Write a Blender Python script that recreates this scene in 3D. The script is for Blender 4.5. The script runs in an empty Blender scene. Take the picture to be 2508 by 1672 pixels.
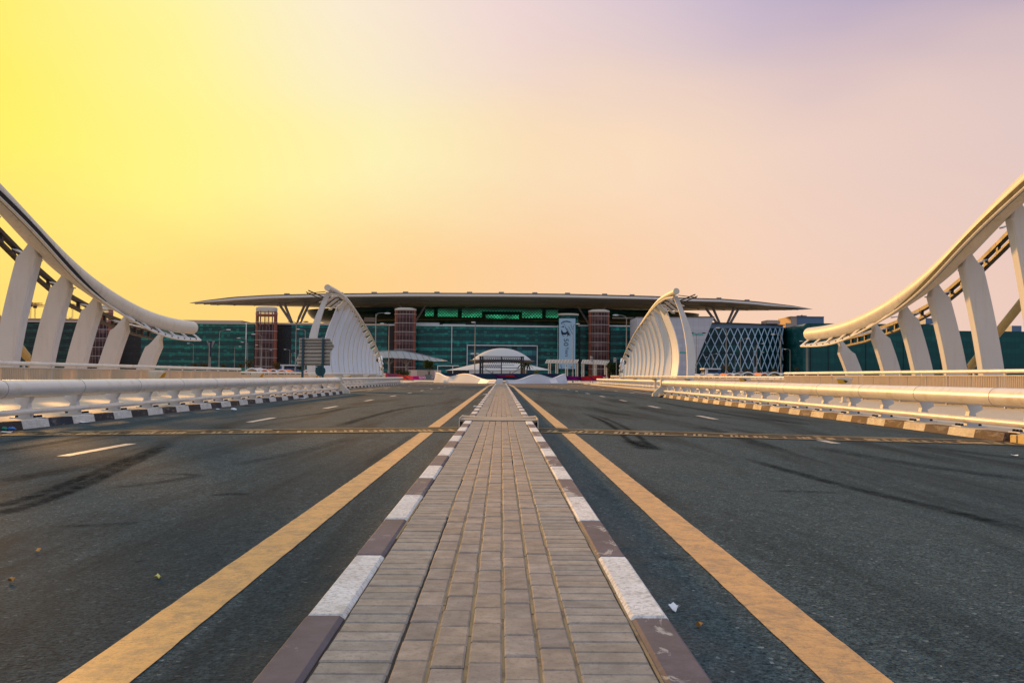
import bpy, math, random
from mathutils import Vector, Matrix
rnd = random.Random(7)
scene = bpy.context.scene
COL = scene.collection
# ------------------------------------------------------------------ camera
F = 2350.0                      # focal length in photograph pixels (2508 x 1672)
CAM = Vector((0, 0, 0.87))
VPX, VPY, ROLL = 1228.0, 921.0, 0.0095
_y = Vector(((VPX-1254)/F, -(VPY-836)/F, -1)).normalized()
_x = Vector((1, -ROLL, 0)); _x = (_x - _y*_x.dot(_y)).normalized()
_z = _x.cross(_y)
cam_d = bpy.data.cameras.new('camera'); cam_d.sensor_width = 36; cam_d.lens = F*36/2508
cam_d.clip_start = .05; cam_d.clip_end = 12000
cam = bpy.data.objects.new('camera', cam_d); COL.objects.link(cam)
cam.matrix_world = Matrix.Translation(CAM) @ Matrix((_x, _y, _z)).to_4x4()
scene.camera = cam

def P(px, py, d):
    r = Vector(((px-1254)/F, -(py-836)/F, -1))
    w = Vector((_x.dot(r), _y.dot(r), _z.dot(r)))
    return CAM + w*(d/w.y)
def PX(px, py, X):              # the same, at a known X
    r = Vector(((px-1254)/F, -(py-836)/F, -1))
    w = Vector((_x.dot(r), _y.dot(r), _z.dot(r)))
    return CAM + w*(X/w.x)
def zroad(x): return -0.018*max(0, abs(x)-.6)
def GR(px, py):                 # point of the road surface under a pixel
    r = Vector(((px-1254)/F, -(py-836)/F, -1))
    w = Vector((_x.dot(r), _y.dot(r), _z.dot(r)))
    z = 0
    for _ in range(6):
        q = CAM + w*((z-CAM.z)/w.z); z = zroad(q.x)
    return q
GZ = -0.45                      # level of the land beyond the bridge

# ------------------------------------------------------------------ materials
class NT:
    def __init__(s, name):
        s.m = bpy.data.materials.new(name); s.m.use_nodes = True
        s.t = s.m.node_tree; s.t.nodes.clear()
    def n(s, typ, ins=None, **props):
        nd = s.t.nodes.new(typ)
        for k, v in props.items(): setattr(nd, k, v)
        for k, v in (ins or {}).items():
            if isinstance(v, bpy.types.NodeSocket): s.t.links.new(v, nd.inputs[k])
            else: nd.inputs[k].default_value = v
        return nd
    def out(s, sh): s.t.links.new(sh, s.n('ShaderNodeOutputMaterial').inputs['Surface'])
    def math(s, op, a, b=0.0, c=0.0, clamp=False):
        return s.n('ShaderNodeMath', {0: a, 1: b, 2: c}, operation=op, use_clamp=clamp).outputs[0]
    def mix(s, f, a, b, mode='MIX'):
        def c(v): return v if isinstance(v, bpy.types.NodeSocket) else tuple(v)+((1,) if len(v) == 3 else ())
        return s.n('ShaderNodeMix', {0: f, 6: c(a), 7: c(b)}, data_type='RGBA', blend_type=mode).outputs[2]
    def obj(s): return s.n('ShaderNodeTexCoord').outputs['Object']
    def geo(s): return s.n('ShaderNodeNewGeometry').outputs['Position']
    def mapv(s, v, sc): return s.n('ShaderNodeMapping', {'Vector': v, 'Scale': sc}).outputs[0]
    def noise(s, v, scale, detail=4, rough=.55, dist=0):
        return s.n('ShaderNodeTexNoise', {'Vector': v, 'Scale': scale, 'Detail': detail, 'Roughness': rough, 'Distortion': dist}).outputs['Fac']
    def ramp(s, f, a, b):
        return s.n('ShaderNodeMapRange', {0: f, 1: a, 2: b, 3: 0.0, 4: 1.0}).outputs[0]
    def bump(s, h, st, dist=.01): return s.n('ShaderNodeBump', {'Height': h, 'Strength': st, 'Distance': dist}).outputs[0]
    def bsdf(s, col, rough=.5, metal=0.0, normal=None, spec=.5, **kw):
        d = {'Base Color': col if isinstance(col, bpy.types.NodeSocket) else tuple(col)+(1,), 'Roughness': rough, 'Metallic': metal, 'Specular IOR Level': spec}
        if normal is not None: d['Normal'] = normal
        d.update(kw)
        return s.n('ShaderNodeBsdfPrincipled', d).outputs[0]

def pm(name, col, rough=.6, metal=0.0, var=.15, scale=1.5, dirt=None, damt=.35, spec=.25, bump=0, streak=False):
    """painted / mineral surface: base colour with soft tonal variation and dirt patches"""
    t = NT(name); v = t.geo()
    n1 = t.noise(v, scale, 5, .6)
    lo = tuple(c*(1-var) for c in col); hi = tuple(min(1, c*(1+var*.6)) for c in col)
    c = t.mix(n1, lo, hi)
    if dirt is not None:
        vv = t.mapv(v, (3, 3, .35)) if streak else v
        n2 = t.ramp(t.noise(vv, scale*2.3, 6, .65), .52, .78)
        c = t.mix(t.math('MULTIPLY', n2, damt), c, dirt)
    nrm = t.bump(t.noise(v, scale*14, 4), bump) if bump else None
    r = t.math('MULTIPLY_ADD', n1, .2, rough-.1)
    t.out(t.bsdf(c, r, metal, nrm, spec)); return t.m

M = {}
WHITE = (.68, .62, .51)
M['white'] = pm('white_paint', WHITE, .5, var=.16, scale=.9, dirt=(.40, .29, .15), damt=.6, streak=True)
M['white_rail'] = pm('rail_paint', (.77, .71, .615), .34, var=.16, scale=1.3, dirt=(.50, .36, .18), damt=.65, spec=.4)
M['pale_plate'] = pm('pale_plate', (.64, .63, .61), .6, var=.10, scale=.7, dirt=(.46, .41, .33), damt=.4, streak=True)
M['shell'] = pm('shell_panel', (.70, .73, .76), .6, var=.12, scale=.35, dirt=(.44, .40, .33), damt=.5, streak=True)
M['rib_edge'] = pm('rib_edge', (.62, .55, .42), .5, var=.1, scale=1)
M['ochre'] = pm('ochre_dust', (.50, .40, .20), .7, var=.25, scale=2)
M['dark_steel'] = pm('dark_steel', (.035, .03, .025), .5, .3, var=.3, scale=2, dirt=(.22, .14, .05), damt=.5)
M['black'] = pm('black_rubber', (.012, .011, .010), .7, var=.3, scale=6)
M['tan'] = pm('tan_paint', (.62, .51, .37), .5, var=.12, scale=1.2)
M['walkway'] = pm('walkway_paving', (.56, .47, .35), .8, var=.16, scale=1.1, dirt=(.40, .32, .2), damt=.5, bump=.15)
M['concrete'] = pm('concrete', (.42, .39, .34), .85, var=.2, scale=1.3, dirt=(.25, .2, .15), damt=.5, bump=.2)
M['grey_metal'] = pm('grey_metal', (.33, .34, .35), .4, .6, var=.12, scale=.5)
M['pole'] = pm('galvanised_pole', (.20, .195, .185), .7, .0, var=.12, scale=.6, dirt=(.30, .22, .10), damt=.5)
M['sand'] = pm('sand', (.44, .34, .22), .95, var=.2, scale=.05, dirt=(.3, .25, .18), damt=.5)
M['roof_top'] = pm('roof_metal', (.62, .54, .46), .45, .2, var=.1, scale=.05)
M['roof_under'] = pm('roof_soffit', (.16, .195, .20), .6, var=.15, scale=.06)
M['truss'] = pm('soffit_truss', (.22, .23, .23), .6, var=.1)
M['col_grey'] = pm('column_grey', (.26, .24, .24), .5, var=.1)
M['frame_white'] = pm('frame_white', (.74, .74, .74), .5, var=.05)
M['louvre'] = pm('louvre_metal', (.13, .14, .14), .5, .3, var=.2, scale=.2)
M['red_clad'] = pm('red_cladding', (.34, .105, .065), .5, var=.2, scale=.3)
M['ring'] = pm('pale_ring', (.60, .50, .46), .5, var=.1)
M['cap'] = pm('tower_cap', (.62, .54, .44), .6, var=.1, scale=.3)
M['beige'] = pm('beige_render', (.56, .42, .34), .7, var=.12, scale=.2)
M['blue_clad'] = pm('blue_cladding', (.14, .21, .31), .45, var=.12, scale=.15)
M['tent'] = pm('tent_fabric', (.50, .475, .45), .6, var=.06, scale=.3)
M['black_steel'] = pm('black_steel', (.02, .022, .026), .5, var=.3)
M['wave'] = pm('wave_panel', (.60, .62, .65), .85, var=.06, scale=.6)
M['pot'] = pm('pot_grey', (.22, .25, .25), .6, var=.15)
M['bark'] = pm('bark', (.11, .075, .05), .9, var=.3, scale=4)
M['navy'] = pm('navy_hoarding', (.02, .045, .08), .6, var=.25, scale=.4)
M['kiosk'] = pm('kiosk_white', (.5, .52, .54), .5, var=.08)
M['blue_paint'] = pm('blue_paint', (.04, .10, .24), .5, var=.2)
M['canopy_mesh'] = pm('silver_canopy', (.22, .25, .27), .5, .2, var=.25, scale=.5)
M['pergola'] = pm('pergola_steel', (.52, .48, .42), .5, var=.15)
M['crane'] = pm('crane_steel', (.55, .30, .10), .6, var=.2)
M['orange_cloth'] = pm('orange_cloth', (.75, .22, .08), .7, var=.1)
M['blue_cloth'] = pm('blue_cloth', (.10, .12, .25), .7, var=.1)
M['sign_back'] = pm('sign_back', (.50, .47, .41), .45, .4, var=.12, scale=2)
M['sign_post'] = pm('sign_post', (.03, .07, .09), .5, var=.2)
M['green_sign'] = pm('green_sign', (.02, .08, .09), .5, var=.2)
M['ink'] = pm('dark_ink', (.012, .022, .05), .6, var=.05)
M['banner'] = pm('banner_cloth', (.34, .49, .61), .6, var=.05, scale=.1)
M['paper'] = pm('white_paper', (.8, .8, .8), .7, var=.1, scale=6)
M['plastic_blue'] = pm('blue_plastic', (.06, .20, .55), .35, var=.2, scale=8)
M['plastic_green'] = pm('green_plastic', (.02, .24, .16), .35, var=.2, scale=8)
M['leaf_dry'] = pm('dry_leaf', (.55, .28, .08), .8, var=.2, scale=20)
M['leaf_yellow'] = pm('yellow_leaf', (.68, .66, .18), .7, var=.2, scale=20)
M['feather'] = pm('feather', (.05, .04, .05), .7, var=.4, scale=12)
M['lamp_amber'] = pm('lamp_reflector', (.62, .36, .04), .4, var=.15, scale=3)  # plain amber yellow colour of the bollard head recess
M['white_box'] = pm('white_box', (.74, .74, .74), .5, var=.05)
M['steel_plate'] = pm('steel_plate', (.34, .28, .21), .6, .2, var=.2, scale=2.5, dirt=(.25, .17, .09), damt=.6)
M['joint_dark'] = pm('joint_gap', (.012, .010, .009), .9, var=.3, scale=5)
M['mullion'] = pm('tower_mullion', (.36, .24, .21), .6, var=.1)
M['core'] = pm('median_core', (.07, .058, .045), .9, var=.3, scale=4)
M['joint_sand'] = pm('joint_sand', (.32, .225, .115), .85, var=.45, scale=3.5, dirt=(.04, .03, .04), damt=.9)

def foliage(name, a, b):
    t = NT(name)
    oi = t.n('ShaderNodeAttribute', attribute_name='tone').outputs['Fac']
    c = t.mix(oi, a, b)
    d = t.n('ShaderNodeBsdfDiffuse', {'Color': c}).outputs[0]
    tr = t.n('ShaderNodeBsdfTranslucent', {'Color': c}).outputs[0]
    t.out(t.n('ShaderNodeMixShader', {0: .25, 1: d, 2: tr}).outputs[0]); return t.m
M['leaf_green'] = foliage('leaf_green', (.018, .030, .008), (.10, .11, .022))
M['leaf_dark'] = foliage('leaf_dark', (.010, .020, .008), (.045, .06, .018))
M['leaf_brown'] = foliage('leaf_brown', (.030, .026, .010), (.11, .075, .028))
M['leaf_lime'] = foliage('leaf_lime', (.06, .08, .012), (.22, .24, .04))

def asphalt():
    t = NT('asphalt'); v = t.geo()
    fine = t.math('MULTIPLY_ADD', t.noise(v, 48, 3, .8), .5, t.math('MULTIPLY', t.noise(v, 120, 3, .85), .5)); mid = t.noise(t.mapv(v, (1, .55, 1)), 13, 6, .75)
    agg = t.n('ShaderNodeTexVoronoi', {'Vector': v, 'Scale': 70.0}).outputs
    speck = t.ramp(agg['Color'], .86, .97)
    big = t.noise(t.mapv(v, (1.0, .10, 1)), 1.0, 7, .65, .5)
    patch = t.noise(v, .55, 5, .6)
    c = t.mix(t.ramp(fine, .39, .62), (.006, .011, .013), (.112, .160, .172))
    c = t.mix(t.math('MULTIPLY', t.ramp(mid, .44, .66), .60), c, (.022, .036, .042))
    c = t.mix(t.math('MULTIPLY', speck, .75), c, (.27, .30, .30))
    c = t.mix(t.math('MULTIPLY', t.ramp(patch, .48, .75), .35), c, (.078, .088, .086))
    c = t.mix(t.math('MULTIPLY', t.ramp(big, .48, .64), .75), c, (.018, .027, .031))
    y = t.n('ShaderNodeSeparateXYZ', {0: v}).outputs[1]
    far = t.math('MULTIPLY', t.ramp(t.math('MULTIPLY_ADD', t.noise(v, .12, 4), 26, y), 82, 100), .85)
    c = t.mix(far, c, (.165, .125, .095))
    x = t.n('ShaderNodeSeparateXYZ', {0: v}).outputs[0]
    ax = t.math('ABSOLUTE', x)
    edge = t.math('MULTIPLY', t.ramp(ax, .85, .56), t.ramp(t.noise(v, 2.2, 5, .7), .30, .75))
    edge2 = t.math('MULTIPLY', t.ramp(ax, 7.7, 8.5), t.ramp(t.noise(v, 1.6, 5, .7), .25, .75))
    c = t.mix(t.math('MULTIPLY', t.math('MAXIMUM', edge, edge2), .55), c, (.17, .12, .075))
    h = t.math('ADD', t.math('MULTIPLY', fine, .6), agg['Distance'])
    t.out(t.bsdf(c, t.math('MULTIPLY_ADD', patch, .12, .88), 0, t.bump(h, .7, .006), .04)); return t.m
M['asphalt'] = asphalt()

def road_paint(name, col, worn):
    t = NT(name); v = t.geo()
    n1 = t.noise(v, 3.2, 6, .65)
    n2 = t.noise(t.mapv(v, (1.5, 1.2, 1)), 5.0, 9, .82, .4)
    n3 = t.noise(v, 90, 3, .7)
    c = t.mix(n1, tuple(k*.72 for k in col), tuple(min(1, k*1.12) for k in col))
    c = t.mix(t.math('MULTIPLY', t.ramp(n2, .46, .60), worn), c, (.27, .185, .105))
    crack = t.ramp(t.math('ABSOLUTE', t.math('SUBTRACT', t.noise(t.mapv(v, (1.2, 11, 1)), 3.4, 5, .6, 1.5), .5)), .012, .0)
    c = t.mix(t.math('MULTIPLY', crack, .75), c, (.045, .035, .028))
    c = t.mix(t.math('MULTIPLY', t.ramp(n3, .56, .72), .5), c, (.13, .09, .05))
    t.out(t.bsdf(c, .62, 0, t.bump(n3, .3, .004), .3)); return t.m
M['yellow_line'] = road_paint('yellow_line', (.70, .385, .135), .7)
M['white_line'] = road_paint('white_line', (.62, .56, .48), .6)

def tyre():
    t = NT('tyre_rubber')
    uv = t.n('ShaderNodeUVMap').outputs[0]
    s = t.n('ShaderNodeSeparateXYZ', {0: uv}).outputs
    edge = t.math('MULTIPLY', t.ramp(s[0], 0.0, .32), t.ramp(s[0], 1.0, .68))
    ends = t.math('MULTIPLY', t.ramp(s[1], 0.0, .16), t.ramp(s[1], 1.0, .84))
    n = t.ramp(t.noise(t.geo(), 9, 7, .8), .34, .62)
    g = t.n('ShaderNodeAttribute', attribute_name='tone').outputs['Fac']
    a = t.math('MULTIPLY', t.math('MULTIPLY', t.math('MULTIPLY', edge, ends), n), t.math('MULTIPLY', g, .72))
    d = t.bsdf((.004, .005, .006), 1.0, spec=.0)
    tr = t.n('ShaderNodeBsdfTransparent').outputs[0]
    t.out(t.n('ShaderNodeMixShader', {0: a, 1: tr, 2: d}).outputs[0]); return t.m
M['tyre'] = tyre()

def block_mat(name, chip, chipcol, scale=9.0, bump=.3):
    """cut stone whose own paint colour is stored per block in the attribute 'tint'"""
    t = NT(name); v = t.geo()
    col = t.n('ShaderNodeAttribute', attribute_name='tint').outputs['Color']
    n1 = t.noise(v, scale, 6, .75); n2 = t.noise(v, 48, 5, .8); n3 = t.noise(v, 2.0, 4)
    c = t.mix(.75, col, t.mix(t.ramp(n1, .3, .7), (.30, .29, .28), (.78, .77, .75)), 'OVERLAY')
    c = t.mix(t.math('MULTIPLY', t.ramp(n2, .47, .62), .50), c, (.105, .082, .062))
    c = t.mix(t.math('MULTIPLY', t.ramp(t.noise(t.mapv(v, (2.2, 1, 3)), scale*.8, 7, .7, .7), .56, .59), chip), c, chipcol)
    c = t.mix(t.math('MULTIPLY', t.ramp(n3, .5, .8), .18), c, (.22, .16, .10))
    t.out(t.bsdf(c, .78, 0, t.bump(t.math('ADD', n1, n2), bump, .004), .25)); return t.m
M['paver'] = block_mat('paver_stone', .12, (.16, .13, .11), 12)
M['kerb_clean'] = block_mat('kerb_paint', .35, (.35, .30, .25), 3)
M['kerb_worn'] = block_mat('kerb_worn_paint', .85, (.42, .38, .34), 3.6)

def curtain(name, dark, lit, cw=1.9, ch=1.22, floor=4.6, amount=.8, rough=.18, seed=0.0, mull=.06):
    """glazed facade: floors of panes, each pane its own tint; some floors carry pale green bands"""
    t = NT(name); v = t.geo()
    s = t.n('ShaderNodeSeparateXYZ', {0: v}).outputs
    xi = t.math('FLOOR', t.math('DIVIDE', s[0], cw)); zi = t.math('FLOOR', t.math('DIVIDE', s[2], ch))
    fi = t.math('FLOOR', t.math('DIVIDE', s[2], floor))
    zone = t.math('FLOOR', t.math('DIVIDE', s[0], cw*6))
    def wn(a, b, c):
        return t.n('ShaderNodeTexWhiteNoise', {'Vector': t.n('ShaderNodeCombineXYZ', {0: a, 1: b, 2: c}).outputs[0]}, noise_dimensions='3D').outputs['Value']
    cell = wn(xi, zi, seed); fl = t.math('MULTIPLY_ADD', wn(fi, seed+3.1, zone), .35, t.math('MULTIPLY', wn(fi, seed+1.7, 2.0), .65))
    band = t.math('GREATER_THAN', t.math('FRACT', t.math('DIVIDE', s[2], floor)), .62)
    k = t.math('MULTIPLY', t.math('MULTIPLY', band, t.math('MULTIPLY_ADD', fl, .7, .3)), t.math('MULTIPLY_ADD', cell, .6, .4))
    k = t.math('ADD', k, t.math('MULTIPLY', t.math('GREATER_THAN', cell, .93), .35))
    k = t.math('MULTIPLY', t.math('ADD', k, t.math('MULTIPLY', cell, .10)), amount, clamp=True)
    c = t.mix(k, dark, lit)
    fx = t.math('FRACT', t.math('DIVIDE', s[0], cw))
    ml = t.math('MULTIPLY', t.math('LESS_THAN', fx, mull), .6)
    c = t.mix(ml, c, tuple(q*.45 for q in dark))
    t.out(t.bsdf(c, rough, 0, None, .25)); return t.m
M['glass_teal'] = curtain('glass_teal', (.008, .075, .082), (.022, .46, .38), amount=1.0)
M['glass_green'] = curtain('glass_green', (.008, .070, .068), (.026, .46, .33), amount=1.0, seed=2.0)
M['glass_dark'] = curtain('glass_dark', (.008, .022, .026), (.03, .17, .11), amount=.9, seed=5.0)
M['glass_brown'] = curtain('glass_brown', (.034, .026, .024), (.06, .05, .045), amount=.6, seed=7.0, rough=.5)
M['red_glass'] = curtain('red_glass', (.050, .018, .018), (.20, .105, .105), cw=2.3, ch=2.72, floor=5.45, amount=.8, seed=21.0, rough=.3, mull=.08)
M['glass_black'] = curtain('glass_black', (.007, .009, .014), (.012, .022, .03), amount=.4, seed=8.0)
M['glass_entry'] = curtain('glass_entry', (.012, .045, .07), (.06, .30, .30), cw=3.2, ch=2.2, floor=8.6, amount=.9, seed=9.0)
M['glass_lattice'] = curtain('glass_lattice', (.004, .026, .036), (.008, .075, .075), cw=6, ch=5.2, floor=10.4, amount=.9, seed=11.0)
M['glass_side'] = curtain('glass_side', (.004, .062, .062), (.008, .11, .10), cw=2.6, ch=3.3, floor=6.6, amount=.7, seed=12.0, mull=.05)
M['glass_core'] = curtain('glass_core', (.003, .040, .040), (.02, .22, .16), cw=3, ch=1.8, floor=3.6, amount=.8, seed=14.0)
M['glass_bowl'] = curtain('glass_bowl', (.005, .028, .028), (.010, .085, .065), cw=3.0, ch=1.6, floor=3.2, amount=.7, seed=15.0)
M['wall_tile'] = curtain('wall_tile', (.46, .45, .49), (.54, .52, .55), cw=3.2, ch=2.6, floor=5.2, amount=.9, rough=.6, seed=17.0, mull=.03)
M['green_strip'] = pm('green_glass_strip', (.10, .42, .38), .3, var=.15, scale=.2)

def lit_glass():
    t = NT('lit_green_glass'); v = t.geo()
    s = t.n('ShaderNodeSeparateXYZ', {0: v}).outputs
    zz = t.math('DIVIDE', s[2], 2.0); xx = t.math('DIVIDE', s[0], 2.0)
    a = t.math('ABSOLUTE', t.math('SUBTRACT', t.math('FRACT', t.math('ADD', xx, zz)), .5))
    b = t.math('ABSOLUTE', t.math('SUBTRACT', t.math('FRACT', t.math('SUBTRACT', xx, zz)), .5))
    lat = t.math('GREATER_THAN', t.math('MINIMUM', a, b), .15)
    n = t.noise(t.mapv(v, (.1, .1, .35)), 1.2, 3)
    low = t.ramp(s[2], 44.4, 39.8)
    e = t.math('MULTIPLY', lat, t.math('MULTIPLY', t.ramp(n, .25, .75), t.math('MULTIPLY_ADD', low, 1.05, .12)))
    em = t.n('ShaderNodeEmission', {'Color': (.04, .62, .27, 1), 'Strength': e}).outputs[0]
    g = t.bsdf((.004, .03, .03), .2, spec=.3)
    t.out(t.n('ShaderNodeAddShader', {0: em, 1: g}).outputs[0]); return t.m
M['lit_glass'] = lit_glass()

def hoarding():
    t = NT('hoarding_print'); v = t.obj()
    s = t.n('ShaderNodeSeparateXYZ', {0: v}).outputs
    c = t.n('ShaderNodeAttribute', attribute_name='tint').outputs['Color']
    d = t.math('FRACT', t.math('DIVIDE', t.math('ADD', s[0], t.math('MULTIPLY', s[2], 1.6)), 3.1))
    st = t.math('MULTIPLY', t.math('LESS_THAN', d, .16), .75)
    c = t.mix(st, c, (.05, .01, .08))
    t.out(t.bsdf(c, .95, spec=.02)); return t.m
M['hoarding'] = hoarding()

# ------------------------------------------------------------------ mesh builder
class MB:
    def __init__(s): s.v = []; s.f = []; s.t = []; s.tone = []; s.uv = None; s.cur = None; s.ct = None
    def face(s, idx):
        s.f.append(tuple(idx)); s.t.append(s.cur); s.tone.append(s.ct)
    def quad(s, *pts):
        b = len(s.v); s.v += [tuple(p) for p in pts]; s.face(range(b, b+len(pts)))
    def hexa(s, q):             # 8 corners: bottom 4 (ccw), top 4
        b = len(s.v); s.v += [tuple(p) for p in q]
        for f in ((3, 2, 1, 0), (4, 5, 6, 7), (0, 1, 5, 4), (1, 2, 6, 5), (2, 3, 7, 6), (3, 0, 4, 7)):
            s.face([b+i for i in f])
    def box(s, x0, y0, z0, x1, y1, z1):
        s.hexa([(x0, y0, z0), (x1, y0, z0), (x1, y1, z0), (x0, y1, z0), (x0, y0, z1), (x1, y0, z1), (x1, y1, z1), (x0, y1, z1)])
    def chamf(s, x0, y0, z0, x1, y1, z1, c):    # box with chamfered top rim
        b = len(s.v)
        for (z, k) in ((z0, 0), (z1-c, 0), (z1, c)):
            s.v += [(x0+k, y0+k, z), (x1-k, y0+k, z), (x1-k, y1-k, z), (x0+k, y1-k, z)]
        for r in (0, 4):
            for i in range(4):
                j = (i+1) % 4; s.face([b+r+i, b+r+j, b+r+4+j, b+r+4+i])
        s.face([b+8, b+9, b+10, b+11])
    def beam(s, p, q, w, h=None, up=(0, 0, 1)):
        p = Vector(p); q = Vector(q); h = h or w
        d = (q-p).normalized(); u = Vector(up)
        if abs(d.dot(u)) > .98: u = Vector((0, 1, 0))
        a = d.cross(u).normalized()*(w/2); b = a.cross(d).normalized()*(h/2)
        s.hexa([p-a-b, p+a-b, q+a-b, q-a-b, p-a+b, p+a+b, q+a+b, q-a+b])
    def tube(s, pts, r, n=10, caps=True):
        pts = [Vector(p) for p in pts]; m = len(pts)
        rs = r if isinstance(r, (list, tuple)) else [r]*m
        b = len(s.v); ref = None
        for i, p in enumerate(pts):
            d = (pts[min(i+1, m-1)]-pts[max(i-1, 0)]).normalized()
            if ref is None:
                ref = Vector((0, 0, 1)) if abs(d.z) < .9 else Vector((1, 0, 0))
            a = (ref - d*ref.dot(d)).normalized(); ref = a; c = d.cross(a)
            for k in range(n):
                th = 2*math.pi*k/n
                s.v.append(tuple(p + (a*math.cos(th)+c*math.sin(th))*rs[i]))
        for i in range(m-1):
            for k in range(n):
                k2 = (k+1) % n
                s.face([b+i*n+k, b+i*n+k2, b+(i+1)*n+k2, b+(i+1)*n+k])
        if caps:
            s.face([b+k for k in reversed(range(n))]); s.face([b+(m-1)*n+k for k in range(n)])
    def loft(s, rows, closed=False, capA=False, capB=False):
        n = len(rows[0]); b = len(s.v)
        for r in rows: s.v += [tuple(p) for p in r]
        for i in range(len(rows)-1):
            for k in range(n if closed else n-1):
                k2 = (k+1) % n
                s.face([b+i*n+k, b+i*n+k2, b+(i+1)*n+k2, b+(i+1)*n+k])
        if capA: s.face([b+k for k in reversed(range(n))])
        if capB: s.face([b+(len(rows)-1)*n+k for k in range(n)])
    def prism(s, poly, off):    # planar polygon (3-D points) extruded by off
        off = Vector(off); b = len(s.v); n = len(poly)
        s.v += [tuple(p) for p in poly] + [tuple(Vector(p)+off) for p in poly]
        s.face(range(b, b+n)); s.face([b+n+i for i in reversed(range(n))])
        for i in range(n):
            j = (i+1) % n; s.face([b+i, b+n+i, b+n+j, b+j])
    def lathe(s, c, prof, n=16, sx=1, sy=1):
        rows = [[(c[0]+r*sx*math.cos(2*math.pi*k/n), c[1]+r*sy*math.sin(2*math.pi*k/n), z) for k in range(n)] for r, z in prof]
        s.loft(rows, closed=True)
    def ball(s, c, rx, ry, rz, n=10, m=6):
        s.lathe((c[0], c[1]), [(max(1e-3, math.sin(math.pi*i/m)), c[2]-rz*math.cos(math.pi*i/m)) for i in range(m+1)], n, rx, ry)
    def pxbox(s, px0, py0, px1, py1, D, dep):
        xa = P(px0, (py0+py1)/2, D).x; xb = P(px1, (py0+py1)/2, D).x
        za = P((px0+px1)/2, py1, D).z; zb = P((px0+px1)/2, py0, D).z
        s.box(xa, D, za, xb, D+dep, zb)
    def each(s, name, mat, parent, smooth=None):
        """every loose piece as a part of its own"""
        up = list(range(len(s.v)))
        def root(i):
            while up[i] != i: up[i] = up[up[i]]; i = up[i]
            return i
        for f in s.f:
            for k in f[1:]: up[root(k)] = root(f[0])
        by = {}
        for i, f in enumerate(s.f): by.setdefault(root(f[0]), []).append(i)
        out = []
        for fs in by.values():
            q = MB(); new = {}
            for i in fs:
                for k in s.f[i]:
                    if k not in new: new[k] = len(q.v); q.v.append(s.v[k])
                q.cur, q.ct = s.t[i], s.tone[i]; q.face([new[k] for k in s.f[i]])
            out.append(q.build(name, mat, parent, smooth))
        return out
    def build(s, name, mat, parent=None, smooth=None, origin=None):
        v = s.v
        if parent is not None: o = WL(parent)
        elif origin is not None: o = Vector(origin)
        else:
            o = Vector(((min(p[0] for p in v)+max(p[0] for p in v))/2, (min(p[1] for p in v)+max(p[1] for p in v))/2, min(p[2] for p in v)))
        me = bpy.data.meshes.new(name)
        me.from_pydata([(p[0]-o.x, p[1]-o.y, p[2]-o.z) for p in v], [], s.f)
        me.materials.append(M[mat] if isinstance(mat, str) else mat)
        if any(t is not None for t in s.t):
            at = me.attributes.new('tint', 'FLOAT_COLOR', 'FACE')
            at.data.foreach_set('color', [k for t in s.t for k in (tuple(t or (0, 0, 0))+(1,))])
        if any(t is not None for t in s.tone):
            at = me.attributes.new('tone', 'FLOAT', 'FACE')
            at.data.foreach_set('value', [t or 0 for t in s.tone])
        if s.uv: 
            ul = me.uv_layers.new(name='UVMap')
            for l in me.loops: ul.data[l.index].uv = s.uv[l.vertex_index]
        if smooth:
            me.polygons.foreach_set('use_smooth', [True]*len(me.polygons))
            me.set_sharp_from_angle(angle=math.radians(smooth))
        me.update()
        ob = bpy.data.objects.new(name, me); COL.objects.link(ob)
        if parent is not None: ob.parent = parent
        else: ob.location = o
        return ob
def WL(o):
    l = Vector(o.location)
    while o.parent: o = o.parent; l += Vector(o.location)
    return l
def tag(o, label=None, cat=None, group=None, kind=None):
    if label: o['label'] = label
    if cat: o['category'] = cat
    if group: o['group'] = group
    if kind: o['kind'] = kind
    return o
def thing(name, label, cat, loc, group=None):
    o = bpy.data.objects.new(name, None); o.empty_display_size = .3; o.location = loc; COL.objects.link(o)
    return tag(o, label, cat, group)
def text_mesh(name, s, size, loc, right, up, mat, parent, bold=0.0, width=None, squash=1.0, extr=.01):
    c = bpy.data.curves.new(name, 'FONT'); c.body = s; c.size = size; c.offset = bold; c.extrude = 0
    c.resolution_u = 3
    t = bpy.data.objects.new(name, c); COL.objects.link(t)
    dg = bpy.context.evaluated_depsgraph_get(); dg.update()
    me = bpy.data.meshes.new_from_object(t.evaluated_get(dg)); COL.objects.unlink(t); bpy.data.objects.remove(t)
    xs = [v.co.x for v in me.vertices]; w = max(xs)-min(xs); k = (width/w) if width else 1
    R = Vector(right); U = Vector(up); O = Vector(loc) - WL(parent)
    for v in me.vertices: v.co = O + R*((v.co.x-min(xs))*k) + U*(v.co.y*squash)
    me.materials.append(M[mat]); ob = bpy.data.objects.new(name, me); COL.objects.link(ob); ob.parent = parent
    return ob

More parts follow.
